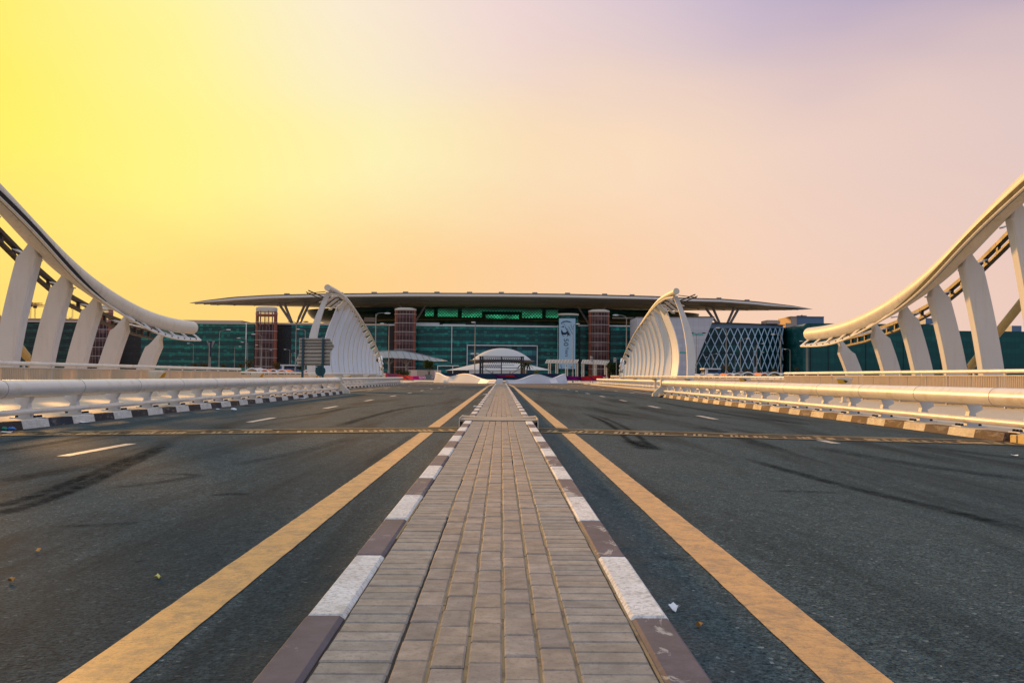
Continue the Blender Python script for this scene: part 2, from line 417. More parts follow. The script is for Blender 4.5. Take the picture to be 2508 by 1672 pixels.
# ------------------------------------------------------------------ sky and sun
def lin(c, k=1.0):
    return tuple(((q/255/12.92) if q/255 <= .04045 else ((q/255+.055)/1.055)**2.4)*k for q in c)+(1,)
SUN_AZ, SUN_EL = -30.0, 11.0    # degrees clockwise from the road direction, degrees up
w = bpy.data.worlds.new('World'); scene.world = w; w.use_nodes = True
nt = w.node_tree; nt.nodes.clear()
def wn(typ, ins=None, **pr):
    nd = nt.nodes.new(typ)
    for k, v in pr.items(): setattr(nd, k, v)
    for k, v in (ins or {}).items():
        if isinstance(v, bpy.types.NodeSocket): nt.links.new(v, nd.inputs[k])
        else: nd.inputs[k].default_value = v
    return nd
tc = wn('ShaderNodeTexCoord').outputs['Generated']
sep = wn('ShaderNodeSeparateXYZ', {0: wn('ShaderNodeVectorMath', {0: tc}, operation='NORMALIZE').outputs[0]}).outputs
az = wn('ShaderNodeMath', {0: sep[0], 1: sep[1]}, operation='ARCTAN2').outputs[0]
af = wn('ShaderNodeMath', {0: az, 1: 1/(2*math.pi), 2: .5}, operation='MULTIPLY_ADD').outputs[0]
el = wn('ShaderNodeMath', {0: wn('ShaderNodeMath', {0: sep[2]}, operation='ARCSINE').outputs[0], 1: 180/math.pi}, operation='MULTIPLY').outputs[0]
# soft unevenness of the dusty air
sn = wn('ShaderNodeTexNoise', {'Vector': wn('ShaderNodeMapping', {'Vector': tc, 'Scale': (1, 1, 2.2)}).outputs[0], 'Scale': 2.2, 'Detail': 3.0, 'Roughness': .5}).outputs['Fac']
el = wn('ShaderNodeMath', {0: sn, 1: 11.0, 2: wn('ShaderNodeMath', {0: el, 1: 5.5}, operation='SUBTRACT').outputs[0]}, operation='MULTIPLY_ADD').outputs[0]
def sky_ramp(stops):
    r = wn('ShaderNodeValToRGB', {0: af}); e = r.color_ramp.elements
    while len(e) > 1: e.remove(e[-1])
    for i, (a, c, k) in enumerate(stops):
        q = e[0] if i == 0 else e.new((a+180)/360)
        q.position = (a+180)/360; q.color = lin(c, k)
    r.color_ramp.interpolation = 'LINEAR'
    return r.outputs[0]
low = sky_ramp([(-180, (168, 172, 182), 1.05), (-115, (190, 180, 178), 1.05), (-70, (235, 200, 140), 1.0), (-44, (255, 212, 105), 1.2), (-33, (255, 214, 100), 1), (-28, (255, 216, 108), 1), (-14, (255, 213, 128), 1), (0, (255, 210, 160), 1), (14, (250, 211, 184), 1), (28, (240, 206, 192), 1), (75, (176, 178, 205), 1.1), (180, (168, 172, 182), 1.05)])
mid = sky_ramp([(-180, (166, 174, 190), 1.1), (-115, (180, 184, 195), 1.1), (-70, (225, 210, 150), 1.0), (-44, (255, 232, 92), 1.2), (-33, (255, 231, 84), 1), (-28, (255, 234, 88), 1), (-18, (255, 243, 138), 1), (-7, (255, 242, 184), 1), (2, (253, 224, 186), 1), (9, (252, 221, 192), 1), (18, (241, 211, 197), 1), (28, (231, 204, 198), 1), (75, (158, 172, 205), 1.1), (180, (166, 174, 190), 1.1)])
hig = sky_ramp([(-180, (170, 182, 205), 1.15), (-115, (165, 182, 210), 1.2), (-65, (215, 214, 190), 1.0), (-36, (252, 234, 118), 1), (-29, (255, 237, 112), 1), (-20, (255, 246, 172), 1), (-10, (253, 237, 212), 1), (0, (241, 217, 215), 1), (10, (214, 196, 210), 1), (19, (186, 172, 200), 1), (29, (168, 158, 190), 1), (75, (142, 166, 214), 1.15), (180, (170, 182, 205), 1.15)])
top = sky_ramp([(-180, (196, 206, 228), 1.35), (-60, (214, 212, 214), 1.25), (0, (206, 208, 218), 1.25), (60, (198, 206, 226), 1.35), (180, (196, 206, 228), 1.35)])
def mr(a, b): return wn('ShaderNodeMapRange', {0: el, 1: a, 2: b, 3: 0.0, 4: 1.0}, interpolation_type='SMOOTHSTEP').outputs[0]
def wmix(f, a, b): return wn('ShaderNodeMix', {0: f, 6: a, 7: b}, data_type='RGBA').outputs[2]
grad = wmix(mr(23, 48), wmix(mr(13, 23), wmix(mr(5, 13), low, mid), hig), top)
nis = wn('ShaderNodeTexSky', sky_type='NISHITA'); nis.sun_disc = False
nis.sun_elevation = math.radians(SUN_EL); nis.sun_rotation = math.radians(SUN_AZ); nis.dust_density = 4
b1 = wn('ShaderNodeBackground', {0: grad, 1: .97}); b2 = wn('ShaderNodeBackground', {0: nis.outputs[0], 1: .0015})
nt.links.new(wn('ShaderNodeAddShader', {0: b1.outputs[0], 1: b2.outputs[0]}).outputs[0], wn('ShaderNodeOutputWorld').inputs['Surface'])
sl = bpy.data.lights.new('sun', 'SUN'); sl.energy = 4.6; sl.angle = math.radians(3); sl.color = (1, .50, .14)
so = bpy.data.objects.new('sun', sl); COL.objects.link(so)
a, e = math.radians(SUN_AZ), math.radians(SUN_EL)
so.rotation_euler = Vector((math.sin(a)*math.cos(e), math.cos(a)*math.cos(e), math.sin(e))).to_track_quat('Z', 'Y').to_euler()
scene.view_settings.view_transform = 'Standard'; scene.view_settings.look = 'None'
scene.view_settings.exposure = 0; scene.view_settings.gamma = 1
# ================================================================== setting: land, road, median
def struct(mb, name, mat, smooth=None):
    return tag(mb.build(name, mat, None, smooth), kind='structure')
m = MB(); m.quad((-6000, -400, GZ), (6000, -400, GZ), (6000, 9000, GZ), (-6000, 9000, GZ)); struct(m, 'ground', 'sand')
m = MB()
xs = [-15, -8.4, -4.5, -.6, .6, 4.5, 8.4, 15]
ys = [-20, 0, 30, 60, 100, 160]
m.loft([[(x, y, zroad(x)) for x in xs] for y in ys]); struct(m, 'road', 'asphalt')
m = MB(); m.box(-60, 160, GZ+.02, 60, 330, GZ+.30)
struct(m, 'plaza', 'walkway')

# median: pavers laid in rows, sand bed, two kerbs
MZ = .125; ML, MR = -.600, .528; KW = .122; Y0M, Y1M = -3.0, 96.0
m = MB(); m.box(ML+.02, Y0M, -.02, MR-.02, Y1M, MZ-.012); struct(m, 'median_core', 'core')
m = MB()
x0 = ML+KW+.006; x1 = MR-KW-.006
side = .197; mid_w = (x1-x0-2*side)/5
def tintp(base, s):
    k = 1+rnd.uniform(-s, s); h = rnd.uniform(-.012, .012)
    return (base[0]*k+h, base[1]*k, base[2]*k-h)
def in_gap(y): return 15.95 < y < 17.5
cols = [(x0, x0+side, .1, (.300, .262, .222))]
for i in range(5): cols.append((x0+side+i*mid_w, x0+side+(i+1)*mid_w, .2, (.320, .256, .205)))
cols.append((x1-side, x1, .1, (.305, .265, .222)))
for ci, (xa, xb, L, base) in enumerate(cols):
    off = rnd.uniform(0, L); y = Y0M+off
    while y < Y1M-L:
        if y > -.3 and not (in_gap(y) or in_gap(y+L)):
            g = .009 if L > .15 else .007; s = rnd.uniform(-.003, .003); gx = .0040
            dz = rnd.uniform(-.0022, .0022)
            m.cur = tintp(base, .12)
            m.chamf(xa+gx+s*.5, y+g/2, MZ-.03, xb-gx+s*.5, y+L-g/2+rnd.uniform(-.001, .001), MZ+dz, .005)
        y += L
struct(m, 'median_pavement', 'paver')
m = MB()
for i, x in enumerate([x0+side+k*mid_w for k in range(6)]+[x1+.004, x0-.004]):
    y = -.2
    while y < Y1M:
        L = rnd.uniform(.6, 2.2)
        if rnd.random() < (.97 if i not in (0, 7) else .35) and not (in_gap(y) or in_gap(y+L)): m.box(x-.0045, y, MZ-.03, x+.0045, y+L-.01, MZ-.0035-rnd.uniform(0, .002))
        y += L
struct(m, 'joint_sand_line', 'joint_sand')
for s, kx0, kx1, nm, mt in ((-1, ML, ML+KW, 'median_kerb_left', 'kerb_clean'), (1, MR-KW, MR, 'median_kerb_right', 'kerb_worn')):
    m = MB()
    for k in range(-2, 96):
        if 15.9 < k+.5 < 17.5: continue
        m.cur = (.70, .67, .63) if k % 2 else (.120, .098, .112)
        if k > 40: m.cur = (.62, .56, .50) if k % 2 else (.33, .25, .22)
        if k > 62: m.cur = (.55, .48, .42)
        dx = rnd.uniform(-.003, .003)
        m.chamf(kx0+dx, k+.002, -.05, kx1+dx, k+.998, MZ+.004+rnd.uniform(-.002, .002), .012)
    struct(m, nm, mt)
# cover plates over the joint in the median
m = MB()
r1 = []; 
for i in range(13):
    x = -.68+1.285*i/12; t = (i-6)/6
    r1.append((x, MZ+.012+.006*t*t, MZ+.030-.026*(1-t*t)))
m.loft([[(x, 16.03, za-.03) for x, za, zb in r1], [(x, 16.03, za) for x, za, zb in r1], [(x, 16.62, za+.006) for x, za, zb in r1], [(x, 16.63, za-.02) for x, za, zb in r1]])
m.loft([[(x, 16.70, zb-.03) for x, za, zb in r1], [(x, 16.72, zb+.010) for x, za, zb in r1], [(x, 17.45, zb+.004) for x, za, zb in r1]])
for s in (-1, 1):
    xo = -.68 if s < 0 else .605
    m.prism([(xo, 15.85, -.02), (xo, 17.5, -.02), (xo, 17.45, MZ+.04), (xo, 16.03, MZ+.04)], (s*.02, 0, 0))
tag(m.build('joint_cover', 'steel_plate', None, 30), 'bent steel cover plate across the brick median where the bridge joint passes', 'cover plate')
# a darker cut across the far median
m = MB(); m.box(-.36, 38.6, MZ+.003, .30, 38.9, MZ+.008); struct(m, 'median_slot', 'ochre')

# painted lines (each sheet a few mm above the asphalt)
def strip(m, pts, w0, z, jit=.004, skip=None):
    b = len(m.v); rows = []
    for i, (x, y) in enumerate(pts):
        rows.append([(x-w0/2+rnd.uniform(-jit, jit), y, zroad(x-w0/2)+z), (x+w0/2+rnd.uniform(-jit, jit), y, zroad(x+w0/2)+z)])
    m.loft(rows)
m = MB()
for xc in (-1.145, 1.045):
    strip(m, [(xc, y/10) for y in range(-20, 155)], .205, .004, .0022)
    strip(m, [(xc, y/5) for y in range(82, 420)], .205, .004, .002)
    sg = 1 if xc > 0 else -1
    strip(m, [(xc-sg*max(0, (y-84)/16)*.25, y) for y in range(84, 101)], .22, .004, .004)
struct(m, 'yellow_line', 'yellow_line')
m = MB()
for k in range(14):
    y = 2.9+8.0*k
    if k != 0: strip(m, [(-4.93, y+.1*i) for i in range(21)], .15, .004, .005)
    y = 14.2+8.0*k
    strip(m, [(4.97, y+.1*i) for i in range(21)], .15, .004, .005)
for xo in (-8.6, 8.6, -11, 11):
    for k in range(7): strip(m, [(xo, 62+9*k), (xo, 64.2+9*k)], .15, .004)
for xo, ya, yb in ((-9.4, 56, 84), (9.3, 52, 70)): strip(m, [(xo, ya), (xo*1.03, yb)], .14, .006)
struct(m, 'white_dash', 'white_line')

# rubber left on the asphalt
m = MB(); m.uv = []
def skid(px, wdt, g, lift=.006):
    pts = [GR(*p) for p in px]
    q = []
    for i in range(len(pts)-1):
        for k in range(8):
            t = k/8; p0 = pts[max(i-1, 0)]; p1 = pts[i]; p2 = pts[i+1]; p3 = pts[min(i+2, len(pts)-1)]
            q.append(.5*((2*p1)+(p2-p0)*t+(2*p0-5*p1+4*p2-p3)*t*t+(3*p1-p0-3*p2+p3)*t**3))
    q.append(pts[-1]); b = len(m.v); n = len(q)
    for i, p in enumerate(q):
        d = (q[min(i+1, n-1)]-q[max(i-1, 0)]); nn = Vector((-d.y, d.x, 0)).normalized()*wdt/2
        for s, u in ((-1, 0), (1, 1)):
            x, y = p.x+nn.x*s, p.y+nn.y*s
            m.v.append((x, y, zroad(x)+lift)); m.uv.append((u, i/(n-1)))
    m.ct = g
    for i in range(n-1): m.face((b+2*i, b+2*i+1, b+2*i+3, b+2*i+2))
skid([(-60, 1254), (120, 1203), (300, 1130), (420, 1083)], .20, .95)
skid([(-60, 1272), (130, 1219), (310, 1140), (425, 1087)], .20, .95)
skid([(-40, 1180), (80, 1166), (250, 1138), (330, 1112)], .55, .45)
skid([(-30, 1110), (110, 1088), (240, 1066), (330, 1058)], .32, .6)
skid([(820, 1046), (900, 1022), (980, 1002), (1055, 991)], .30, .75)
skid([(640, 1030), (780, 1013), (850, 999), (930, 991)], .30, .6)
skid([(340, 1164), (430, 1161), (500, 1165)], .12, .7)
skid([(280, 1195), (400, 1180), (500, 1163)], .22, .5)
skid([(520, 1215), (560, 1210), (610, 1212)], .16, .6)
skid([(330, 1380), (352, 1374)], .05, .5)
skid([(560, 1140), (720, 1110), (860, 1072)], .30, .35)
skid([(140, 1290), (260, 1286), (350, 1280)], .14, .5)
skid([(900, 1140), (960, 1100), (1020, 1060)], .22, .28)
skid([(1425, 1011), (1470, 1028), (1505, 1048), (1545, 1082), (1606, 1101)], .13, .95)
skid([(1440, 1013), (1490, 1028), (1540, 1052), (1580, 1082), (1612, 1100)], .13, .85)
skid([(1545, 1078), (1575, 1092), (1600, 1102)], .42, .95)
skid([(1430, 994), (1470, 1006), (1510, 1014), (1558, 1016)], .9, .42)
skid([(1548, 995), (1600, 1006), (1650, 1016), (1690, 1020)], .55, .5)
skid([(1494, 976), (1510, 983), (1526, 988)], 1.0, .4)
skid([(1590, 980), (1700, 1000), (1830, 1021), (2010, 1043)], .45, .65)
skid([(1700, 1044), (1780, 1062), (1920, 1106)], .40, .55)
skid([(1800, 1116), (2050, 1186), (2300, 1246), (2540, 1306)], .20, .8)
skid([(2000, 1094), (2200, 1132), (2540, 1178)], .5, .5)
skid([(1890, 1203), (1970, 1204), (2060, 1208)], .16, .7)
skid([(1610, 1364), (1640, 1366), (1668, 1372)], .10, .6)
skid([(2230, 1090), (2400, 1112), (2540, 1128)], .4, .45)
tag(m.build('tyre_mark', 'tyre'), kind='structure')

# expansion joint across both carriageways
for s, nm in ((-1, 'bridge_joint_left'), (1, 'bridge_joint_right')):
    m = MB(); xa, xb = .62, 8.5
    def sl(x0, x1, y0, y1, za, zb):
        q = [(s*x0, y0), (s*x1, y0), (s*x1, y1), (s*x0, y1)]
        m.hexa([(x, y, zroad(x)+za) for x, y in q] + [(x, y, zroad(x)+zb) for x, y in q])
    sl(xa, xb, 14.92, 15.02, -.02, .014); sl(xa, xb, 15.98, 16.08, -.02, .014)
    sl(xa, xb, 15.60, 15.64, -.02, .010)
    x = xa
    while x < xb-.05:
        wv = rnd.uniform(.035, .06)
        if rnd.random() < .62:
            q = [(s*x, 15.03), (s*(x+wv), 15.03), (s*(x+wv+.10), 15.55), (s*(x+.10), 15.55)]
            m.hexa([(u, v, zroad(u)-.02) for u, v in q] + [(u, v, zroad(u)+.010+rnd.uniform(-.004, .004)) for u, v in q])
        x += wv+rnd.uniform(.02, .05)
    for k in range(16):
        x = xa+rnd.uniform(0, 7.6); sl(x, x+rnd.uniform(.2, .9), 15.81, 15.97, -.02, .008)
    struct(m, nm, 'joint_sand')
    m = MB(); sl(xa, xb, 14.90, 16.10, .002, .005)
    struct(m, 'joint_gap', 'joint_dark')

# kerbs along the barriers and the walkways behind them
YB = 52.0
for s, nm in ((-1, 'left'), (1, 'right')):
    lightc, darkc = ((.68, .64, .57), (.022, .023, .030)) if s < 0 else ((.66, .54, .36), (.085, .05, .035))
    m = MB()
    def kblock(x, y, xw=.25):
        zb = zroad(x)-.05; zt = 0.0 if y < YB else -.07
        a, b2 = s*x, s*(x+xw)
        q = [(a, y+.003), (b2, y+.003), (b2, y+.997), (a, y+.997)]
        t = [(a+s*.05, y+.003), (b2, y+.003), (b2, y+.997), (a+s*.05, y+.997)]
        m.hexa([(u, v, zb) for u, v in q]+[(u, v, zt+.004) for u, v in t])
    for y in range(-2, 52):
        if 15 <= y < 16: continue
        m.cur = tintp(lightc if (y % 2) == 1 else darkc, .06); kblock(8.38, y)
    for y in range(50, 118 if s < 0 else 132):
        xx = 12.2-.6*max(0, (y-70)/50) if s < 0 else 13.0-.3*max(0, (y-70)/60)
        m.cur = tintp(lightc if (y % 2) == 1 else darkc, .06); kblock(xx, y)
    struct(m, 'kerb_'+nm, 'kerb_clean')
    m = MB()
    m.box(min(s*8.63, s*16.6), -6, -.30, max(s*8.63, s*16.6), YB, 0)
    m.box(min(s*12.46, s*16.6), YB+.002, -.32, max(s*12.46, s*16.6), 150, -.07)
    struct(m, 'walkway_'+nm, 'walkway')
    m = MB(); m.box(min(s*8.38, s*12.44), YB-.25, -.3, max(s*8.38, s*12.44), YB+.04, .012)
    struct(m, 'kerb_end_'+nm, 'concrete')

# ================================================================== traffic barriers
def copy_tree(o, parent=None, loc=None):
    c = o.copy(); COL.objects.link(c)
    if parent is not None: c.parent = parent
    if loc is not None: c.location = loc
    for ch in list(o.children): copy_tree(ch, c)
    return c
def barrier(s, xs_, y0, y1, zt, r, zl, rl, label, big, base):
    """xs_(y): |x| of the top tube"""
    t = thing('traffic_barrier', label, 'barrier', (s*xs_((y0+y1)/2), (y0+y1)/2, base), 'tubular traffic barriers beside the carriageways')
    step = 2.05; n = int((y1-y0)/1.0)
    def path(dx, z): return [(s*(xs_(y0+(y1-y0)*i/n)+dx), y0+(y1-y0)*i/n, z) for i in range(n+1)]
    m = MB(); m.tube(path(0, zt), r, 20); top_ = m.build('top_rail', 'white_rail', t, 40)
    if big:
        m = MB(); y = y0+1.2
        while y < y1: 
            m.tube([(s*xs_(y), y, zt), (s*xs_(y), y+.018, zt)], r+.0035, 20); y += 3.1
        m.each('joint_ring', 'concrete', top_, 40)
    m = MB(); m.tube(path(-.03, zl), rl, 14); m.build('lower_rail', 'white_rail', t, 40)
    first = None; y = y0+.4; k = 0
    x0 = xs_(y0)
    while y < y1-.1:
        x = xs_(y)
        if first is None:
            m = MB(); X = s*x; ya = y
            poly = [(s*(x-.01), ya, zt-r*.8), (s*(x+.30), ya, zt-r*.35), (s*(x+.34), ya, zt-r*1.6), (s*(x+.20), ya, zl+.10), (s*(x+.30), ya, base+.02), (s*(x+.02), ya, base+.02), (s*(x+.08), ya, zl+.12)]
            m.prism(poly if s > 0 else poly[::-1], (0, .03, 0))
            fl = [(x-.02, zt-r*.75), (x+.06, zl+.14), (x+.0, base+.02)]
            for (xa, za), (xb, zb) in zip(fl, fl[1:]):
                q = [(s*xa, ya-.06, za), (s*xa, ya+.09, za), (s*xb, ya+.09, zb), (s*xb, ya-.06, zb)]
                m.prism(q, (s*.02, 0, 0))
            first = m.build('post', 'pale_plate', t)
            if big:
                b = MB(); b.box(min(s*(x-.16), s*(x+.34)), ya-.16, base, max(s*(x-.16), s*(x+.34)), ya+.2, base+.022); b.build('base_plate', 'pale_plate', first)
                for dx, dy in ((-.10, -.09), (-.10, .03), (-.10, .13), (.24, -.09), (.24, .13)):
                    b = MB(); b.lathe((s*(x+dx), ya+dy), [(.001, base+.06), (.022, base+.06), (.030, base+.045), (.030, base+.022)], 8); b.build('anchor_bolt', 'black', first)
            y_first, x_first = y, x
        else:
            c = copy_tree(first, t, (s*(x-x_first), y-y_first, 0))
        y += step
    # end plate with a flared foot
    if big:
        x = xs_(y1); m = MB(); yy = y1
        m.box(min(s*(x-.20), s*(x+.22)), yy, base-.02, max(s*(x-.20), s*(x+.22)), yy+.26, zt+r+.05)
        m.prism([(s*(x-.20), yy+.02, base-.16), (s*(x-.20), yy+.02, base+.42), (s*(x-.62), yy+.02, base+.02), (s*(x-.66), yy+.02, base-.16)], (0, .2, 0))
        m.build('end_post', 'white', t)
    return t
barrier(-1, lambda y: 8.78, 9.5, 51.6, .56, .162, .135, .056, 'long blue white tube barrier on the black and white kerb, nearer to the camera', True, 0)
barrier(1, lambda y: 8.78, 9.5, 51.6, .585, .162, .15, .062, 'long sunlit cream tube barrier on the brown and cream kerb, with black seams', True, 0)
barrier(-1, lambda y: 12.6-.6*max(0, (y-70)/50), 53, 117, .53, .115, .12, .05, 'slimmer white tube barrier continuing behind the end post of the blue white one', False, -.07)
barrier(1, lambda y: 13.4-.3*max(0, (y-70)/60), 53, 131, .56, .12, .12, .05, 'slimmer cream tube barrier continuing behind the end post of the sunlit one', False, -.07)

# ================================================================== outer railings
def railing(s, x, y0, y1, ztop, r, gap, label, base, z1=None):
    t = thing('railing', label, 'railing', (s*x, (y0+y1)/2, base), 'outer railings of the bridge walkways')
    z1 = z1 or ztop
    zz = lambda y: ztop+(z1-ztop)*(y-y0)/(y1-y0)
    n = max(2, int((y1-y0)/3))
    ps = [(s*x, y0+(y1-y0)*i/n, zz(y0+(y1-y0)*i/n)-r) for i in range(n+1)]
    m = MB(); m.tube(ps, r, 14); m.build('top_rail', 'white_rail', t, 40)
    m = MB()
    m.beam((s*x, y0, ztop-2*r-.07), (s*x, y1, z1-2*r-.07), .09, .022)
    m.beam((s*x, y0, base+.09), (s*x, y1, base+.09), .10, .03); m.build('sub_rail', 'white', t)
    m = MB(); y = y0+.05; k = 0
    while y < y1:
        wd = .11
        m.box(min(s*(x-wd/2), s*(x+wd/2)), y, base+.1, max(s*(x-wd/2), s*(x+wd/2)), y+.022, zz(y)-2*r-.075)
        y += gap*(1.9 if (k % 14) in (12,) else 1); k += 1
    m.build('baluster_infill', 'tan', t)
    m = MB(); y = y0+.3
    while y < y1:
        m.box(s*x-.03, y, base, s*x+.03, y+.06, zz(y)-2*r+.02); y += 2.0
    m.each('stanchion', 'pale_plate', t)
    m = MB(); m.box(min(s*(x+.12), s*(x+.22)), y0, -.5, max(s*(x+.12), s*(x+.22)), y1, base+.34); m.build('edge_beam', 'white', t)
    return t
railing(-1, 16.0, 12, 59, 1.21, .068, .115, 'tan railing of close upright slats under the grey ribbed arch', 0)
railing(1, 16.0, 12, 54, 1.25, .068, .115, 'sunlit railing of close upright slats under the golden ribbed arch', 0)
railing(-1, 16.2, 59.5, 134, 1.02, .06, .20, 'lower pale railing running below the grey white fin and the sign back', -.07, 1.10)
railing(1, 16.2, 54.5, 142, 1.02, .06, .20, 'lower cream railing running below the fin with golden rib edges', -.07, 1.12)

# ================================================================== walkway bollard lamps
def bollard(s, x, y, label, first=[None]):
    if first[0] is None:
        t = thing('bollard_lamp', label, 'walkway lamp', (0, 0, 0), 'wing headed lamps along the bridge walkways')
        m = MB(); m.chamf(-.075, -.06, 0, .075, .06, .70, .01); m.box(-.12, -.12, 0, .12, .12, .03); m.build('post', 'white', t)
        m = MB(); n = 12
        rows = []
        for zz_, k, sh in ((.90, 1, 0), (.935, .98, 0), (.95, .80, 0), (.952, .05, 0)):
            rows.append([(sh+.34*k*math.cos(a), .19*k*math.sin(a), zz_) for a in [2*math.pi*i/16 for i in range(16)]])
        rows = [[(.30*math.cos(a)*.55+.08, .10*math.sin(a), .66) for a in [2*math.pi*i/16 for i in range(16)]],
                [(.32*math.cos(a)*.85+.04, .15*math.sin(a), .80) for a in [2*math.pi*i/16 for i in range(16)]]] + rows
        m.loft(rows, True, True, True); m.build('hood', 'white', t, 35)
        m = MB(); m.prism([(-.335, -.16, .895), (.08, -.20, .80), (-.04, -.20, .70), (-.26, -.13, .70)], (0, -.012, 0)); m.build('lamp_recess', 'lamp_amber', t)
        m = MB(); m.prism([(-.10, -.205, .855), (.09, -.215, .80), (-.02, -.215, .755)], (0, -.008, 0)); m.build('lamp_louvre', 'black', t)
        first[0] = t; 
    else:
        t = copy_tree(first[0])
        t['label'] = label
    t.location = (s*x, y, 0 if y < YB else -.07)
    t.rotation_euler = (0, 0, 0 if s > 0 else math.pi*.92)
    return t
ordn = ['first', 'second', 'third', 'fourth', 'fifth', 'sixth', 'seventh', 'eighth']
for s, nm in ((-1, 'grey arch'), (1, 'golden arch')):
    for i, y in enumerate((36.3, 51.2, 66.5, 82.2, 95, 106, 117, 127)):
        if s < 0 and i > 5: continue
        bollard(s, 13.0 if i < 3 else 13.2+.15*(i-3), y, f'wing headed walkway lamp, {ordn[i]} from the camera on the {nm} side')
# ================================================================== ribbed arches over the near walkways
def interp(tab, x):
    if x <= tab[0][0]: return tab[0][1]
    for (a, b), (c, d) in zip(tab, tab[1:]):
        if x <= c: return b+(d-b)*(x-a)/(c-a)
    return tab[-1][1]
edge = [(-60, 386), (0, 448), (53, 506), (107, 565), (160, 622), (213, 670), (267, 709), (320, 741), (373, 766), (427, 781), (472, 787)]
tubep = []
for i, (px, py) in enumerate(edge):
    a = edge[max(0, i-1)]; b = edge[min(len(edge)-1, i+1)]; L = math.hypot(b[0]-a[0], b[1]-a[1])
    nx, ny = -(b[1]-a[1])/L, (b[0]-a[0])/L
    d = PX(px, py, -16.0).y; rp = .33*F/d
    q = PX(px+nx*rp, py+ny*rp, -16.0); tubep.append((q.y, q.z))
tubep.sort()
dz = (tubep[1][1]-tubep[0][1])/(tubep[1][0]-tubep[0][0])
ext = []; y, z = tubep[0]
for k in range(1, 7):
    y -= 1.9; dz *= .80; z -= dz*1.9; ext.append((y, z))
tubep = ext[::-1]+tubep
railp = sorted((PX(px, py, -15.6).y, PX(px, py, -15.6).z) for px, py in [(-30, 455), (0, 485), (38, 521), (96, 577), (159, 655), (212, 708), (234, 725.5), (297.6, 770), (361, 806), (404, 825), (442, 832.5), (491, 833.5)])
off = interp(tubep, railp[0][0])-railp[0][1]
railp = [(yy, zz-off) for yy, zz in tubep if yy < railp[0][0]-.5]+railp
def taper(y): return max(.07, min(1, 1-(y-38.5)/11.5))
def arch(s, label):
    t = thing('ribbed_arch', label, 'arch', (s*17, 38, 0), 'ribbed steel arches rising beside the near bridge walkways')
    def smooth(tab, y0, y1, n): return [(y0+(y1-y0)*i/n, interp(tab, y0+(y1-y0)*i/n)) for i in range(n+1)]
    # smooth the sampled curves once
    def sm(tab):
        y0, y1 = tab[0][0], tab[-1][0]; n = 60; p = smooth(tab, y0, y1, n)
        for _ in range(10): p = [p[0]]+[(p[i][0], (p[i-1][1]+2*p[i][1]+p[i+1][1])/4) for i in range(1, n)]+[p[-1]]
        return p
    T = sm(tubep); R_ = sm(railp)
    m = MB(); pts = [(s*16.0, y, z) for y, z in T]; rr = [.33]*len(pts)
    e = pts[-1]; pts += [(e[0], e[1]+.10, e[2]), (e[0], e[1]+.16, e[2])]; rr += [.29, .18]
    m.tube(pts, rr, 20); m.build('main_tube', 'white', t, 45)
    m = MB(); m.tube([(s*15.6, y, z) for y, z in R_], .045, 8); m.build('edge_rail', 'white', t, 40)
    # soffit plate from the edge rail out to the rib heads
    m = MB(); rows = []
    for y, z in R_:
        k = taper(y); rows.append([(s*15.6, y, z-.03), (s*(15.6+1.3*k), y, z+.72*k), (s*(15.6+1.3*k), y, z+.72*k+.07), (s*15.6, y, z+.05)])
    m.loft(rows, True, True, True); m.build('soffit_plate', 'pale_plate', t, 30)
    m = MB(); rows = []
    for y, z in R_:
        if y > 38: break
        zt = interp(T, y); h = max(.05, (zt-.30)-z)
        hh = .15 if y < 35 else .15*(38.2-y)/3.2
        rows.append([(s*15.575, y, z+.05), (s*15.565, y, z+.06+hh), (s*15.75, y, z+.06+hh), (s*15.75, y, z+.04)])
    m.loft(rows, True, True, True); m.build('light_channel', 'black', t)
    for k in range(9):
        y = 37.2+1.75*k
        if y > 51: break
        zt = interp(T, y); zr = interp(R_, min(y+.55, R_[-1][0]))
        m = MB(); m.prism([(s*15.95, y-.22, zt-.24), (s*15.95, y+.24, zt-.24), (s*15.64, y+.75, zr+.03), (s*15.64, y+.50, zr+.03)], (s*.05, 0, 0)); m.build('bracket', 'pale_plate', t)
    m = MB()
    y = 41.0
    while y < R_[-1][0]-.1:
        z = interp(R_, y); m.box(s*15.6-.025, y, z+.04, s*15.6+.025, y+.05, z+.10); y += .9
    m.each('rail_stud', 'dark_steel', t)
    # ribs
    ribs = [24.4, 27.4, 30.6, 33.9, 36.5, 39.3, 42.3, 46.6]
    for yb in ribs:
        k = taper(yb); zt = interp(R_, yb)+.72*k+.02
        lean = .98; m = MB(); rows = []
        for i in range(17):
            u = i/10*(1-.62/(zt+.4)) if i <= 10 else 1-.62/(zt+.4)*(1-(i-10)/6); z = -.4+(zt+.4)*u
            xin = 17.15-lean*(u**1.5)+.0
            hd = 1-.62/(zt+.4)          # the head is of one size on every rib
            wd = .76*(1-.06*u)
            xo = xin+wd
            if u > hd:
                q = (u-hd)/(1-hd); xin += .20*min(1, q*1.6); xo -= .30*(q**.55)
            th = .42 if u < hd else .42-.14*(u-hd)/(1-hd)
            dy = .12*math.sin(u*math.pi)*0
            rows.append([(s*xin, yb-th/2+.05, z), (s*(xin+.05), yb-th/2, z), (s*xo, yb-th/2, z), (s*xo, yb+th/2, z), (s*xin, yb+th/2, z)])
        if s < 0: rows = [r[::-1] for r in rows]
        m.loft(rows, True, True, True); m.build('rib', 'pale_plate', t, 20)
    # perforated beam behind the ribs
    bp = sorted((PX(px, py, -18.1).y, PX(px, py, -18.1).z) for px, py in [(-60, 512), (0, 575), (74, 650), (115, 686), (163, 726), (183, 738), (250, 774), (330, 805), (380, 818)])
    d0 = (bp[1][1]-bp[0][1])/(bp[1][0]-bp[0][0]); yy, zz = bp[0]
